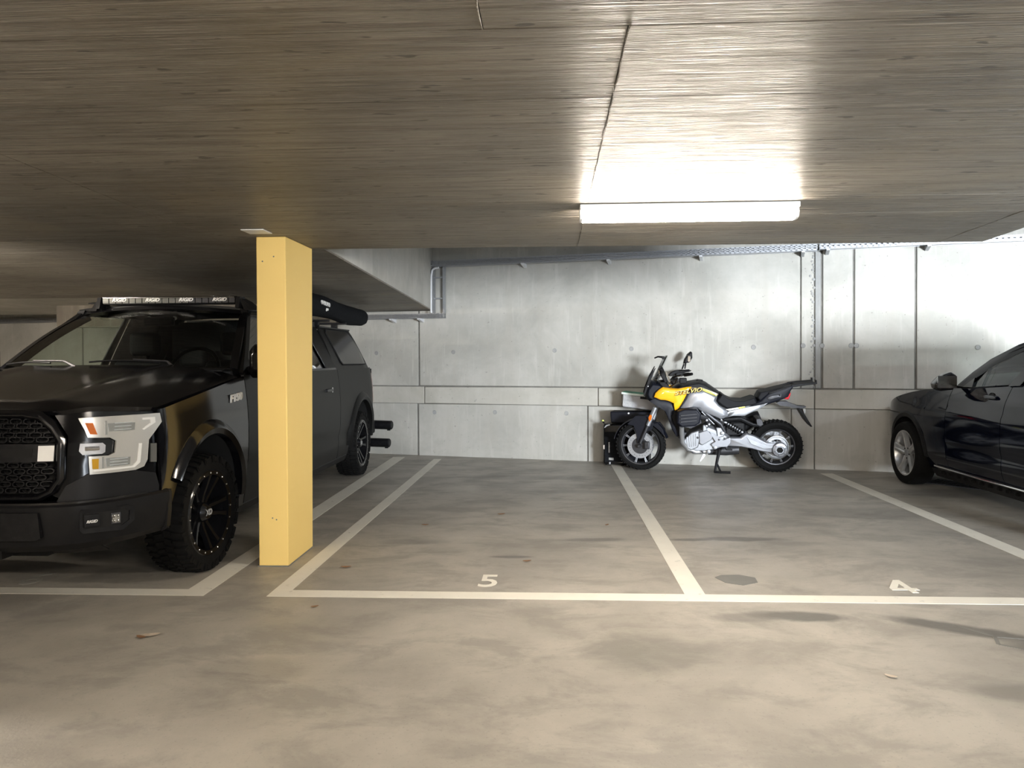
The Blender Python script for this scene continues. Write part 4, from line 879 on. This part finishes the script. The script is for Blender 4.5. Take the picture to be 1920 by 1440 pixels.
# ---- wheels
def bike_wheel(par, c, R, W, rimR, nsp, m_spoke, disc, dx=0):
    x, z = c; ax = (0, 1, 0); C0 = (x, 0, z)
    w = MB().lathe(C0, ax, [(rimR, -W*.34), (rimR+.012, -W*.42), (R-.045, -W*.5), (R-.018, -W*.44), (R-.003, -W*.2), (R, 0), (R-.003, W*.2), (R-.018, W*.44), (R-.045, W*.5), (rimR+.012, W*.42), (rimR, W*.34)], 56, caps=False).build('tyre', MT['rubber'], par)
    g = MB()
    for k in range(40):
        a = 2*pi*k/40
        for s in (-1, 1):
            g.hexa([(x+cos(a+da+s*.0)*r_, y, z+sin(a+da)*r_) for r_ in (R-.02, R+.0002) for y, da in ((s*W*.08, 0), (s*W*.36, .05), (s*W*.36, .085), (s*W*.08, .035))])
    tag(g.build('tread_groove', MT['well'], w), kind='stuff')
    rim = MB().lathe(C0, ax, [(rimR+.006, -W*.36), (rimR+.004, -W*.42), (rimR-.008, -W*.40), (rimR-.020, -W*.2), (rimR-.022, W*.2), (rimR-.008, W*.40), (rimR+.004, W*.42), (rimR+.006, W*.36)], 48, caps=False).build('rim', DM if dx else m_spoke, par, solid=0)
    MB().lathe(C0, ax, [(.022, -W*.55), (.034, -W*.45), (.034, W*.45), (.022, W*.55)], 20).build('hub', DM, rim)
    for k in range(nsp):
        a = 2*pi*k/nsp+.2; a2 = a+(.12 if k % 2 else -.12)
        MB().tube([(x+cos(a)*.03, -W*.15, z+sin(a)*.03), (x+cos(a2)*rimR*.55, -W*.2, z+sin(a2)*rimR*.55), (x+cos(a2)*(rimR-.012), -W*.28, z+sin(a2)*(rimR-.012))], [.010, .007, .006] if not dx else [.006, .004, .0035], 6).build('spoke', m_spoke, rim)
    if disc:
        for s in ((-1, 1) if disc == 2 else (1,)):
            d = MB().lathe((x, s*W*.62, z), ax, [(.095, -.002), (.15*disc_k, -.002), (.15*disc_k, .002), (.095, .002), (.095, -.002)], 40, caps=False).build('brake_disc', MT['galv'], rim)
            MB().lathe((x, s*W*.60, z), ax, [(.096, -.003), (.096, .003), (.03, .003)], 20).build('disc_carrier', DM, d)
            h = MB()
            for k in range(24): a = 2*pi*k/24; h.lathe((x+cos(a)*(.112+.018*(k % 3)/2), s*W*.62-.0025, z+sin(a)*(.112+.018*(k % 3)/2)), (0, -1, 0), [(.004, 0), (.004, .0008)], 6)
            tag(h.build('disc_holes', MT['well'], d), kind='stuff')
    return w
disc_k = .98
FC, RC = (0.0, .292), (1.525, .303)
fork = thing('front_fork_assembly', (0, 0, 0), None, None, local=True); fork.parent = BK
# steering: turned a little towards the wall about the fork axis
ax_s = Vector((.42, 0, 1)).normalized(); Pv = Vector((.03, 0, .29))
fork.matrix_local = Matrix.Translation(Pv) @ Matrix.Rotation(math.radians(-13), 4, ax_s) @ Matrix.Translation(-Pv)
bike_wheel(fork, FC, .292, .105, .222, 20, MT['galv'], 2, .003)
for s in (-1, 1):
    fu = tb([(548, 575, s*.105), (492, 712, s*.105)], 16, 'fork_tube', ALU, fork, 14)
    tb([(492, 712, s*.105), (436, 845, s*.105)], 12, 'fork_slider', DM, fork, 12)
    put([(500, 655), (512, 630), (528, 640), (522, 668), (508, 686)], s*.128-.006, s*.128+.006, 'amber_reflector', MT['amber'], fork, .002)
    MB().box(-.03, .03, s*.098-.02, s*.098+.02, -.04, .05, Matrix.Translation((.09, 0, .30))).build('brake_caliper', DM, fork, bevel=.01)
MB().lathe((0, -.13, .292), (0, 1, 0), [(.014, 0), (.022, .01), (.022, .25), (.014, .26)], 16).build('front_axle', DM, fork)
# front mudguard
def mg(u, v):
    a = math.radians(168-150*u); r_ = .315+.012*(1-abs(2*v-1)**2); return (FC[0]+.005+cos(a)*r_, -.075+.15*v, FC[1]+sin(a)*r_)
MB().grid(24, 6, mg).build('front_mudguard', BP, fork, solid=.005)
for s in (-1, 1):
    put([(330, 705), (395, 640), (470, 640), (530, 690), (520, 740), (470, 760), (455, 830), (410, 850), (400, 770), (380, 715)], s*.082-.006, s*.082+.006, 'mudguard_side', BP, fork, .003)
    put([(505, 700), (560, 690), (600, 740), (607, 785), (585, 760), (545, 725)], s*.08-.005, s*.08+.005, 'mudguard_flap', BP, fork, .003)
# ---- rear wheel, swingarm
bike_wheel(BK, RC, .303, .165, .205, 20, MT['galv'], 1, .004)
MB().lathe((RC[0], -.085, RC[1]), (0, -1, 0), [(.135, -.02), (.135, .005), (.125, .008), (.118, -.004), (.09, -.004)], 40, caps=False).build('hub_ring', MT['galv'], BK)
sa = puff([(1030, 800), (1080, 800), (1150, 800), (1190, 768), (1250, 785), (1345, 838), (1420, 840), (1445, 872), (1420, 912), (1365, 915), (1300, 905), (1235, 885), (1150, 868), (1040, 862)], .05, 'swingarm', MT['silver'], yc=-.13, k=.9)
put([(1200, 800), (1330, 855), (1400, 865), (1400, 880), (1320, 885), (1230, 850)], -.188, -.176, 'swingarm_web', ALU, sa, .003)
MB().lathe((RC[0]+.015, -.17, RC[1]-.005), (0, -1, 0), [(.085, -.03), (.085, .02), (.075, .035), (.05, .04), (.045, .03), (.03, .03)], 28).build('final_drive', MT['silver'], sa)
MB().lathe((RC[0]+.015, -.21, RC[1]-.005), (0, -1, 0), [(.034, .0), (.034, .008), (.02, .008)], 6).build('axle_nut', MT['well'], sa)
for k in range(6): a = pi*k/3+.3; MB().lathe((RC[0]+.015+cos(a)*.062, -.203, RC[1]-.005+sin(a)*.062), (0, -1, 0), [(.006, 0), (.006, .006)], 8).build('drive_bolt', DM, sa)
# ---- engine
en = puff([(760, 790), (790, 760), (850, 735), (915, 700), (960, 720), (1040, 760), (1085, 800), (1075, 850), (1000, 880), (905, 905), (820, 905), (760, 880), (735, 840)], .15, 'engine_block', ALU, k=.86)
put([(745, 815), (800, 760), (850, 745), (865, 800), (850, 870), (800, 895), (755, 870)], -.175, -.14, 'front_engine_cover', ALU, en, .012)
for k in range(5): put([(765+k*16, 795-k*6), (773+k*16, 792-k*6), (780+k*15, 870-k*2), (772+k*15, 872-k*2)], -.182, -.172, 'cooling_rib', ALU, en, .002)
put([(852, 760), (915, 740), (955, 790), (945, 815), (880, 855), (858, 840)], -.19, -.14, 'side_cover', MT['silver'], en, .008)
put([(880, 700), (905, 705), (915, 760), (880, 755)], -.17, -.13, 'throttle_neck', ALU, en, .01)
put([(975, 722), (1030, 725), (1035, 790), (985, 800)], -.165, -.12, 'gearbox_cover', ALU, en, .01)
for cx, cy, r_ in ((825, 775, .012), (860, 880, .012), (950, 850, .018), (975, 790, .012), (905, 880, .02), (790, 885, .01), (1000, 745, .02)):
    u, z = b(cx, cy); MB().lathe((u, -.185, z), (0, -1, 0), [(r_, -.02), (r_, .004), (r_*.6, .006)], 12).build('engine_bolt', DM if r_ < .015 else ALU, en)
# cylinders pointing out to both sides
for s in (-1, 1):
    cy = MB(); P0 = b(800, 690); P1 = b(778, 655)
    hd = puff([(705, 600), (755, 582), (850, 585), (880, 625), (872, 690), (840, 712), (735, 720), (700, 690)], .055, 'cylinder_head', MT['navyplastic'], yc=s*.27, k=.88)
    for k in range(3): put([(730, 628+k*24), (850, 618+k*24), (852, 626+k*24), (732, 637+k*24)], s*.333-.006, s*.333+.006, 'head_rib', DM, hd, .002)
    for k in range(6):
        y = s*(.12+.02*k); put([(710, 620), (780, 600), (860, 615), (875, 690), (800, 730), (720, 710)], y-.004, y+.004, 'cylinder_fin', DM, BK, .002)
    tb([(735, 715, s*.25), (732, 760, s*.21), (735, 830, s*.17), (775, 885, s*.14), (830, 908, s*.12), (910, 905, s*.12)], [17, 18, 18, 18, 18, 17], 'exhaust_header', MT['rimsilver'] if s < 0 else ALU, BK, 12)
    tb([(860, 640, s*.25), (900, 650, s*.2), (935, 690, s*.15)], [16, 18, 18], 'throttle_body', DM, BK)
    for q in ((882, 638), (898, 668), (880, 680)):
        u, z = b(*q); MB().lathe((u, s*.27, z), (0, s, 0), [(.012, -.03), (.012, .006), (.006, .008)], 10).build('injector', ALU, BK)
tb([(910, 905, 0), (1040, 895, .0), (1130, 890, .0)], [24, 40, 36], 'exhaust_collector', DM, BK, 12)
ex = tb([(1100, 860, .13), (1180, 780, .17), (1290, 700, .19), (1330, 685, .19)], [20, 44, 52, 40], 'silencer', MT['matte'], BK, 16)
# ---- frame
for s in (-1, 1):
    tb([(600, 560, s*.10), (860, 580, s*.17), (1010, 700, s*.17), (1040, 760, s*.15)], 12, 'frame_tube', DM)
    tb([(875, 605, s*.19), (965, 700, s*.19)], 4.5, 'frame_brace', ALU)
    shell([(1010, 660), (1062, 605), (1180, 578), (1300, 556), (1345, 545), (1310, 575), (1235, 612), (1180, 640), (1095, 640)], .165, 'subframe_rail', DM if s > 9 else MT['alu'], th=.02, fl=.004) if s < 0 else None
    tb([(1030, 668, s*.12), (1150, 660, s*.12), (1235, 705, s*.12), (1300, 715, s*.12)], [14, 16, 14, 10], 'rear_stay', MT['matte'])
put([(1255, 660), (1280, 655), (1300, 675), (1305, 700), (1285, 715), (1260, 700)], -.14, .1, 'stay_bracket', DM)
# shock
tb([(1005, 665, -.09), (1165, 765, -.09)], 9, 'shock_absorber', ALU)
sp = []
for k in range(61):
    t = k/60; cx, cz = 1025+110*t, 678+68*t; u, z = b(cx, cz); a = 2*pi*7*t; sp.append((u+.034*cos(a)*.53, -.09+.036*sin(a), z+.034*cos(a)*.85))
MB().tube(sp, .006, 6).build('shock_spring', MT['matte'], BK)
MB().box(-.14, .10, -.08, .08, -.09, .09, Matrix.Translation((*[b(1110, 730)[0]], 0, b(1110, 730)[1]))).build('battery_box', MT['matte'], BK, bevel=.03)
put([(900, 620), (990, 660), (1100, 690), (1200, 760), (1150, 800), (1040, 790), (960, 720)], -.07, .07, 'airbox', MT['matte'], BK, .01)
# footpeg plates, side stand
for s in (-1, 1):
    fp = put([(930, 755), (960, 765), (1030, 820), (1080, 800), (1085, 835), (1060, 870), (960, 870), (945, 850), (975, 830)], s*.18-.008, s*.18+.008, 'footpeg_plate', MT['silver'], BK, .003)
    MB().box(-.035, .035, -.05, .05, -.012, .012, Matrix.Translation((b(1040, 850)[0], s*.23, b(1040, 850)[1]))).build('footpeg', MT['matte'], fp, bevel=.004)
sd = tb([(1005, 880, -.12), (990, 960, -.155), (978, 1040, -.185), (976, 1066, -.20)], [14, 11, 9, 9], 'side_stand', MT['matte'])
tb([(985, 990, -.165), (1018, 1058, -.21)], 7, 'stand_brace', MT['matte'], sd)
tb([(975, 1062, -.20), (1030, 1062, -.235), (1092, 1064, -.25)], 9, 'stand_foot', MT['matte'], sd)
for s in (0,): put([(880, 905), (925, 905), (900, 960), (868, 1000), (862, 992), (885, 940)], .05, .065, 'catalyst_shield', MT['galv_w'], BK, .002)
# ---- bodywork
tank = puff([(650, 445), (735, 436), (800, 424), (880, 430), (985, 482), (975, 520), (1010, 590), (870, 590), (740, 570), (720, 500)], .17, 'fuel_tank', MT['silver'], k=.80, e=.75)
MB().lathe((b(845, 372)[0], 0, b(845, 372)[1]-.005), (.05, 0, 1), [(.04, 0), (.04, .012), (.03, .016)], 20).build('fuel_cap', MT['matte'], tank)
puff([(655, 432), (700, 412), (760, 392), (850, 376), (903, 394), (1000, 464), (986, 492), (900, 450), (840, 440), (780, 440), (720, 450), (670, 450)], .158, 'tank_top_cover', MT['matte'], k=.78)
shell([(770, 440), (800, 424), (880, 424), (992, 474), (985, 486), (882, 444), (800, 446)], .176, 'tank_band', MT['bronze'], fl=.003, th=.02)
shell([(780, 450), (830, 436), (885, 442), (978, 490), (968, 520), (1000, 560), (1060, 605), (1062, 640), (1010, 662), (950, 636), (870, 604), (832, 574), (740, 570), (716, 578), (758, 510)], .175, 'side_fairing', MT['silver'], fl=.035, th=.05)
shell([(980, 612), (1035, 606), (1056, 632), (1010, 656), (960, 632)], .186, 'vent_panel', MT['silver'], fl=.004)
for k in range(3):
    for s in (-1, 1): put([(968+k*20, 620-k*2), (978+k*20, 617-k*2), (996+k*20, 640-k*2), (986+k*20, 643-k*2)], s*.194-.002, s*.194+.002, 'vent_slot', MT['well'], BK, 0)
shell([(880, 434), (915, 442), (985, 478), (980, 490), (905, 458), (878, 444)], .192, 'yellow_stripe', MT['lime'], fl=.002, th=.01)
shell([(1045, 590), (1180, 568), (1185, 576), (1070, 600)], .172, 'seat_rail_trim', MT['letter'], fl=.002, th=.01)
shell([(1130, 577), (1180, 568), (1185, 576), (1140, 585)], .1735, 'yellow_stripe', MT['lime'], fl=.002, th=.01)
yp = shell([(528, 492), (538, 462), (565, 436), (590, 418), (640, 428), (700, 432), (760, 420), (800, 418), (780, 455), (760, 500), (728, 555), (697, 588), (680, 596), (677, 575), (688, 552), (640, 526), (600, 514), (566, 512)], .175, 'front_side_fairing', MT['orange'], fl=.03, th=.06)
shell([(775, 455), (800, 440), (760, 520), (722, 576), (708, 585), (740, 525)], .190, 'fairing_gap_insert', MT['matte'], fl=.004, th=.03)
shell([(800, 440), (880, 438), (820, 452), (780, 462)], .196, 'logo_band', MT['bronze'], fl=.002, th=.01)
q_ = b(*cmp((775, 452), -.21)); c = Vector((q_[0], -.224, q_[1]))
text('lettering_shadow', 'STELVIO', .062, MT['matte'], yp[0], frame(c+Vector((.004, 0, -.004)), (1, 0, .17), (0, 0, 1)), shear=.4, ext=.001, bold=.0025, sx=1.3)
text('lettering', 'STELVIO', .062, MT['gold'], yp[0], frame(c+Vector((0, -.003, 0)), (1, 0, .17), (0, 0, 1)), shear=.4, ext=.001, bold=.0006, sx=1.3)
# dark lower fairing and radiator side
shell([(490, 520), (530, 500), (566, 515), (602, 518), (640, 530), (686, 556), (676, 596), (655, 640), (690, 740), (715, 780), (690, 790), (660, 740), (628, 650), (600, 590), (560, 560)], .15, 'lower_fairing', BP, fl=.015, th=.06)
put([(610, 560), (690, 590), (720, 770), (690, 790), (640, 680)], -.13, .13, 'radiator', MT['matte'], BK, .006)
put([(690, 745), (760, 760), (740, 800), (700, 800)], -.10, .10, 'oil_cooler', DM, BK, .006)
# head and screen
hdl = puff([(452, 470), (462, 420), (500, 370), (560, 380), (620, 410), (640, 430), (600, 520), (560, 540), (500, 530), (465, 505)], .13, 'front_cowl', BP, k=.7, e=.6)
puff([(450, 480), (470, 455), (490, 470), (490, 500), (465, 510)], .10, 'headlight', MT['lens'], k=.9)
shell([(560, 385), (600, 380), (640, 420), (640, 440), (600, 425)], .12, 'cowl_side', MT['matte'], th=.05)
def scr(u, v):
    p = Vector((*b(452+133*v, 482-295*v),)); k = .13*(1-.45*v); y = -k+2*k*u; cur = .05*(2*u-1)**2
    return (p.x+cur, y, p.y)
MB().grid(12, 12, scr).build('windscreen', MT['clear'], BK, solid=0)
MB().grid(10, 6, lambda u, v: Vector(scr(u, v*.55))+Vector((.012, 0, 0))).build('screen_support', MT['smoke'], BK)
for s in (-1, 1):
    shell([(452, 485), (470, 440), (500, 360), (535, 275), (528, 275), (488, 345), (462, 415), (446, 470)], .10, 'screen_bracket', MT['matte'], th=.006) if s < 0 else None
    for q in ((470, 400), (508, 325)): MB().lathe((b(*q)[0], s*.105, b(*q)[1]), (0, s, 0), [(.008, 0), (.008, .01), (.004, .012)], 10).build('screen_bolt', ALU, BK)
tb([(520, 200, 0), (545, 190, -.02), (585, 195, -.03)], [5, 6, 8], 'screen_clip', MT['matte']); MB().lathe((b(582, 197)[0], -.05, b(582, 197)[1]), (0, 1, 0), [(.018, 0), (.02, .01), (.018, .03)], 14).build('clip_knob', MT['matte'], BK)
puff([(556, 275), (578, 262), (592, 290), (622, 380), (600, 395), (565, 330)], .075, 'instrument_display', MT['matte'], k=.9)
put([(600, 300), (612, 298), (640, 375), (628, 382)], -.07, .07, 'display_glass', MT['lensgrey'], BK, .002)
# bars, levers, mirrors (turned with the fork)
hb = HB = tb([(742, 330, -.40), (700, 335, -.30), (664, 345, -.14), (655, 350, 0), (664, 345, .14), (640, 335, .30), (668, 335, .40)], 7, 'handlebar', MT['matte'])
for s in (-1, 1):
    o = 40 if s < 0 else 0
    tb([(822-(80 if s > 0 else 0), 322, s*.47), (742+o*.5-(60 if s > 0 else 0), 330, s*.38)], [10, 11], 'grip', MT['rubber'], hb, 12)
    tb([(800-(80 if s > 0 else 0), 298, s*.46), (745, 292, s*.42), (690, 305, s*.32)], [3, 4, 5], 'brake_lever', MT['matte'] if s < 0 else DM, hb)
    hg = puff([(640, 332), (660, 308), (690, 294), (745, 290), (770, 300), (750, 308), (700, 316), (665, 338)], .022, 'hand_guard', MT['matte'], hb, yc=s*.36, k=.9)
    MB().box(-.04, .04, -.03, .03, -.03, .03, Matrix.Translation((b(712, 345)[0], s*.30, b(712, 345)[1]))).build('switch_housing', MT['matte'], hb, bevel=.008)
tb([(640, 390, 0), (675, 340, 0)], 22, 'steering_stem', DM); puff([(636, 372), (690, 350), (710, 370), (660, 400)], .10, 'fork_clamp', DM)
tb([(700, 350, -.25), (680, 390, -.16), (630, 420, -.08), (600, 470, -.06)], 4, 'brake_hose', MT['matte'])
for s, (bx, by), outl, gx in ((1, (718, 285), [(720, 240), (718, 215), (735, 180), (762, 157), (772, 165), (774, 205), (760, 225), (733, 235)], 0), (-1, (742, 285), [(752, 248), (760, 215), (775, 190), (790, 183), (805, 192), (808, 225), (796, 238), (770, 240)], 1)):
    y = s*.36; tb([(bx, by, y), (outl[0][0]+4, outl[0][1], y)], [5, 6], 'mirror_stalk', MT['matte'])
    mr = puff(outl, .05, 'mirror', MT['matte'], HB, yc=y, k=.8)
    if gx: put([(786, 190), (796, 186), (805, 194), (806, 226), (795, 235), (786, 225)], y-.052, y-.046, 'mirror_glass', MT['chrome'], mr, .002)
# seats and tail
puff([(1000, 466), (1040, 497), (1090, 522), (1170, 526), (1250, 500), (1270, 545), (1225, 560), (1040, 582), (1000, 555), (962, 522)], .14, 'rider_seat', MT['seat'], k=.88)
puff([(1250, 505), (1272, 462), (1330, 452), (1425, 428), (1500, 418), (1490, 440), (1340, 490), (1270, 535)], .12, 'pillion_seat', MT['seat'], k=.88)
shell([(1215, 565), (1260, 545), (1335, 480), (1420, 440), (1505, 418), (1520, 425), (1496, 462), (1490, 500), (1440, 522), (1330, 560), (1290, 578)], .12, 'tail_fairing', BP, fl=.015, th=.05)
shell([(1330, 512), (1360, 492), (1435, 480), (1438, 505), (1345, 528)], .136, 'tail_trim', DM, fl=.004, th=.01)
shell([(1345, 470), (1420, 445), (1500, 424), (1496, 432), (1425, 455), (1350, 482)], .137, 'grab_handle', MT['matte'], fl=.006, th=.02)
puff([(1440, 486), (1470, 478), (1492, 466), (1488, 490), (1476, 520), (1445, 514)], .125, 'tail_light', MT['red'], k=.95)
shell([(1395, 545), (1420, 535), (1470, 535), (1490, 548), (1550, 570), (1600, 574), (1604, 580), (1575, 592), (1545, 592), (1480, 574), (1420, 566)], .035, 'plate_bracket', DM, th=.035)
put([(1545, 588), (1565, 590), (1590, 625), (1642, 712), (1648, 722), (1635, 722), (1600, 680), (1565, 620)], -.09, .09, 'mudflap', MT['matte'], BK, .004)
put([(1578, 590), (1596, 590), (1600, 615), (1590, 628)], -.08, .08, 'number_plate', MT['letter_g'], BK, .002)
for s in (-1, 1): put([(1490, 428), (1500, 412), (1560, 405), (1665, 398), (1664, 380), (1674, 382), (1676, 410), (1640, 414), (1560, 424), (1520, 430)], s*.10-.02, s*.10+.02, 'luggage_rack', MT['matte'], BK, .004)
put([(1520, 410), (1660, 400), (1660, 408), (1520, 420)], -.09, .09, 'rack_plate', MT['matte'], BK, .003)

# ================================================================== things standing behind the front wheel
def wa(x, off, z=0): return Vector((x, WY(x), z))+nW*off
wdir = Vector((1, SL, 0)).normalized()
def wbox(name, x, off, z0, w_, d_, h_, m_, par, bevel=.01, tilt=0, taper=0):
    Mx = frame(wa(x, off, z0), wdir, -nW) @ Matrix.Rotation(tilt, 4, 'Y')
    mb = MB(); t = taper; mb.hexa([(-w_/2+t, -d_/2+t, 0), (w_/2-t, -d_/2+t, 0), (w_/2-t, d_/2-t, 0), (-w_/2+t, d_/2-t, 0), (-w_/2, -d_/2, h_), (w_/2, -d_/2, h_), (w_/2, d_/2, h_), (-w_/2, d_/2, h_)])
    mb.v = [tuple(Mx @ Vector(p)) for p in mb.v]; return mb.build(name, m_, par, bevel=bevel, seg=3), Mx
cs = thing('rolling_tool_case', tuple(wa(.82, .2)), 'upright black case with pale straps standing on the floor behind the front wheel', 'case')
wbox('body', .865, .19, .012, .27, .24, .50, MT['gloss'], cs, .025)
def cb(name, x, y0, z0, w_, h_, m_, dpt=.012): 
    Mx = frame(wa(.865, .19, 0), wdir, -nW); mb = MB().box(x-w_/2, x+w_/2, -.12-dpt, -.118, z0, z0+h_, Mx); return mb.build(name, m_, cs, bevel=.003)
cb('front_pocket', .0, 0, .05, .22, .36, MT['fabric'], .03); cb('reflective_strip', -.055, 0, .16, .018, .13, MT['galv'], .036); cb('label_patch', -.03, 0, .07, .06, .03, MT['letter_g'], .034)
cb('buckle', -.115, 0, .20, .03, .05, MT['ltan'], .02); cb('latch', -.05, 0, .015, .02, .03, MT['galv'], .02)
Mx = frame(wa(.865, .19, 0), wdir, -nW); MB().tube([Mx @ Vector(p) for p in ((-.125, -.10, .40), (-.118, -.11, .46), (-.09, -.125, .49), (-.05, -.13, .50))], .008, 8).build('carry_handle', MT['galv_w'], cs)
for dx in (-.1, .1): MB().lathe(Mx @ Vector((dx, -.09, .022)), tuple(wdir), [(.022, -.012), (.022, .012)], 16).build('caster', MT['rubber'], cs)
ta = thing('yellow_tipped_stick', tuple(wa(.80, .34, .52)), 'small yellow tipped strap end on top of the upright case', 'strap')
MB().tube([Mx @ Vector(p) for p in ((-.12, -.10, .515), (-.135, -.11, .53), (-.138, -.115, .54))], .009, 8).build('strap_end', MT['matte'], ta); MB().lathe(Mx @ Vector((-.138, -.115, .54)), (0, 0, 1), [(.010, 0), (.014, .006), (.012, .016), (.004, .02)], 12).build('yellow_tip', MT['yel'], ta)
ct = thing('black_crate', tuple(wa(1.15, .2)), 'tall dark plastic crate on the floor hidden behind the motorcycle front wheel', 'crate')
wbox('crate_body', 1.155, .20, 0.0, .28, .30, .49, MT['navyplastic'], ct, .02, taper=.02)
wbox('crate_rim', 1.155, .20, .47, .295, .32, .03, MT['navyplastic'], ct, .006)
cu_ = thing('black_crate', tuple(wa(1.07, .2, .51)), 'flat dark crate lying across the upright case and the tall crate', 'crate')
wbox('crate_body', 1.08, .18, .524, .54, .27, .14, MT['navyplastic'], cu_, .015, taper=.01)
MB().lathe(frame(wa(1.06, .18, .645), wdir, -nW) @ Vector((-.02, -.137, 0)), nW, [(.011, 0), (.011, .005), (.006, .007)], 10).build('rivet', MT['letter'], cu_)
bn = thing('storage_bin', tuple(wa(1.15, .2, .67)), 'translucent grey storage bin with mint white lid, tilted on the dark crate', 'storage bin')
bb, Mb = wbox('bin_body', 1.165, .18, .700, .44, .26, .155, MT['bin'], bn, .012, math.radians(6), .012)
MB().box(-.235, .235, -.145, .145, .155, .18, Mb).build('lid', MT['lidmint'], bn, bevel=.006)
MB().box(-.225, .225, -.135, .135, .18, .187, Mb).build('lid_seal', MT['green'], bn, bevel=.003)
MB().box(.0, .10, -.155, -.13, .125, .15, Mb).build('clasp', MT['matte'], bn, bevel=.004)
for z0, z1 in ((.088, .155), (.015, .078)):
    lb_ = MB().box(-.205, -.09, -.136, -.128, z0, z1, Mb).build('printed_label', MT['paper'], bn)
MB().box(-.21, .2, -.133, -.125, .082, .086, Mb).build('moulded_rib', MT['galv'], bn)
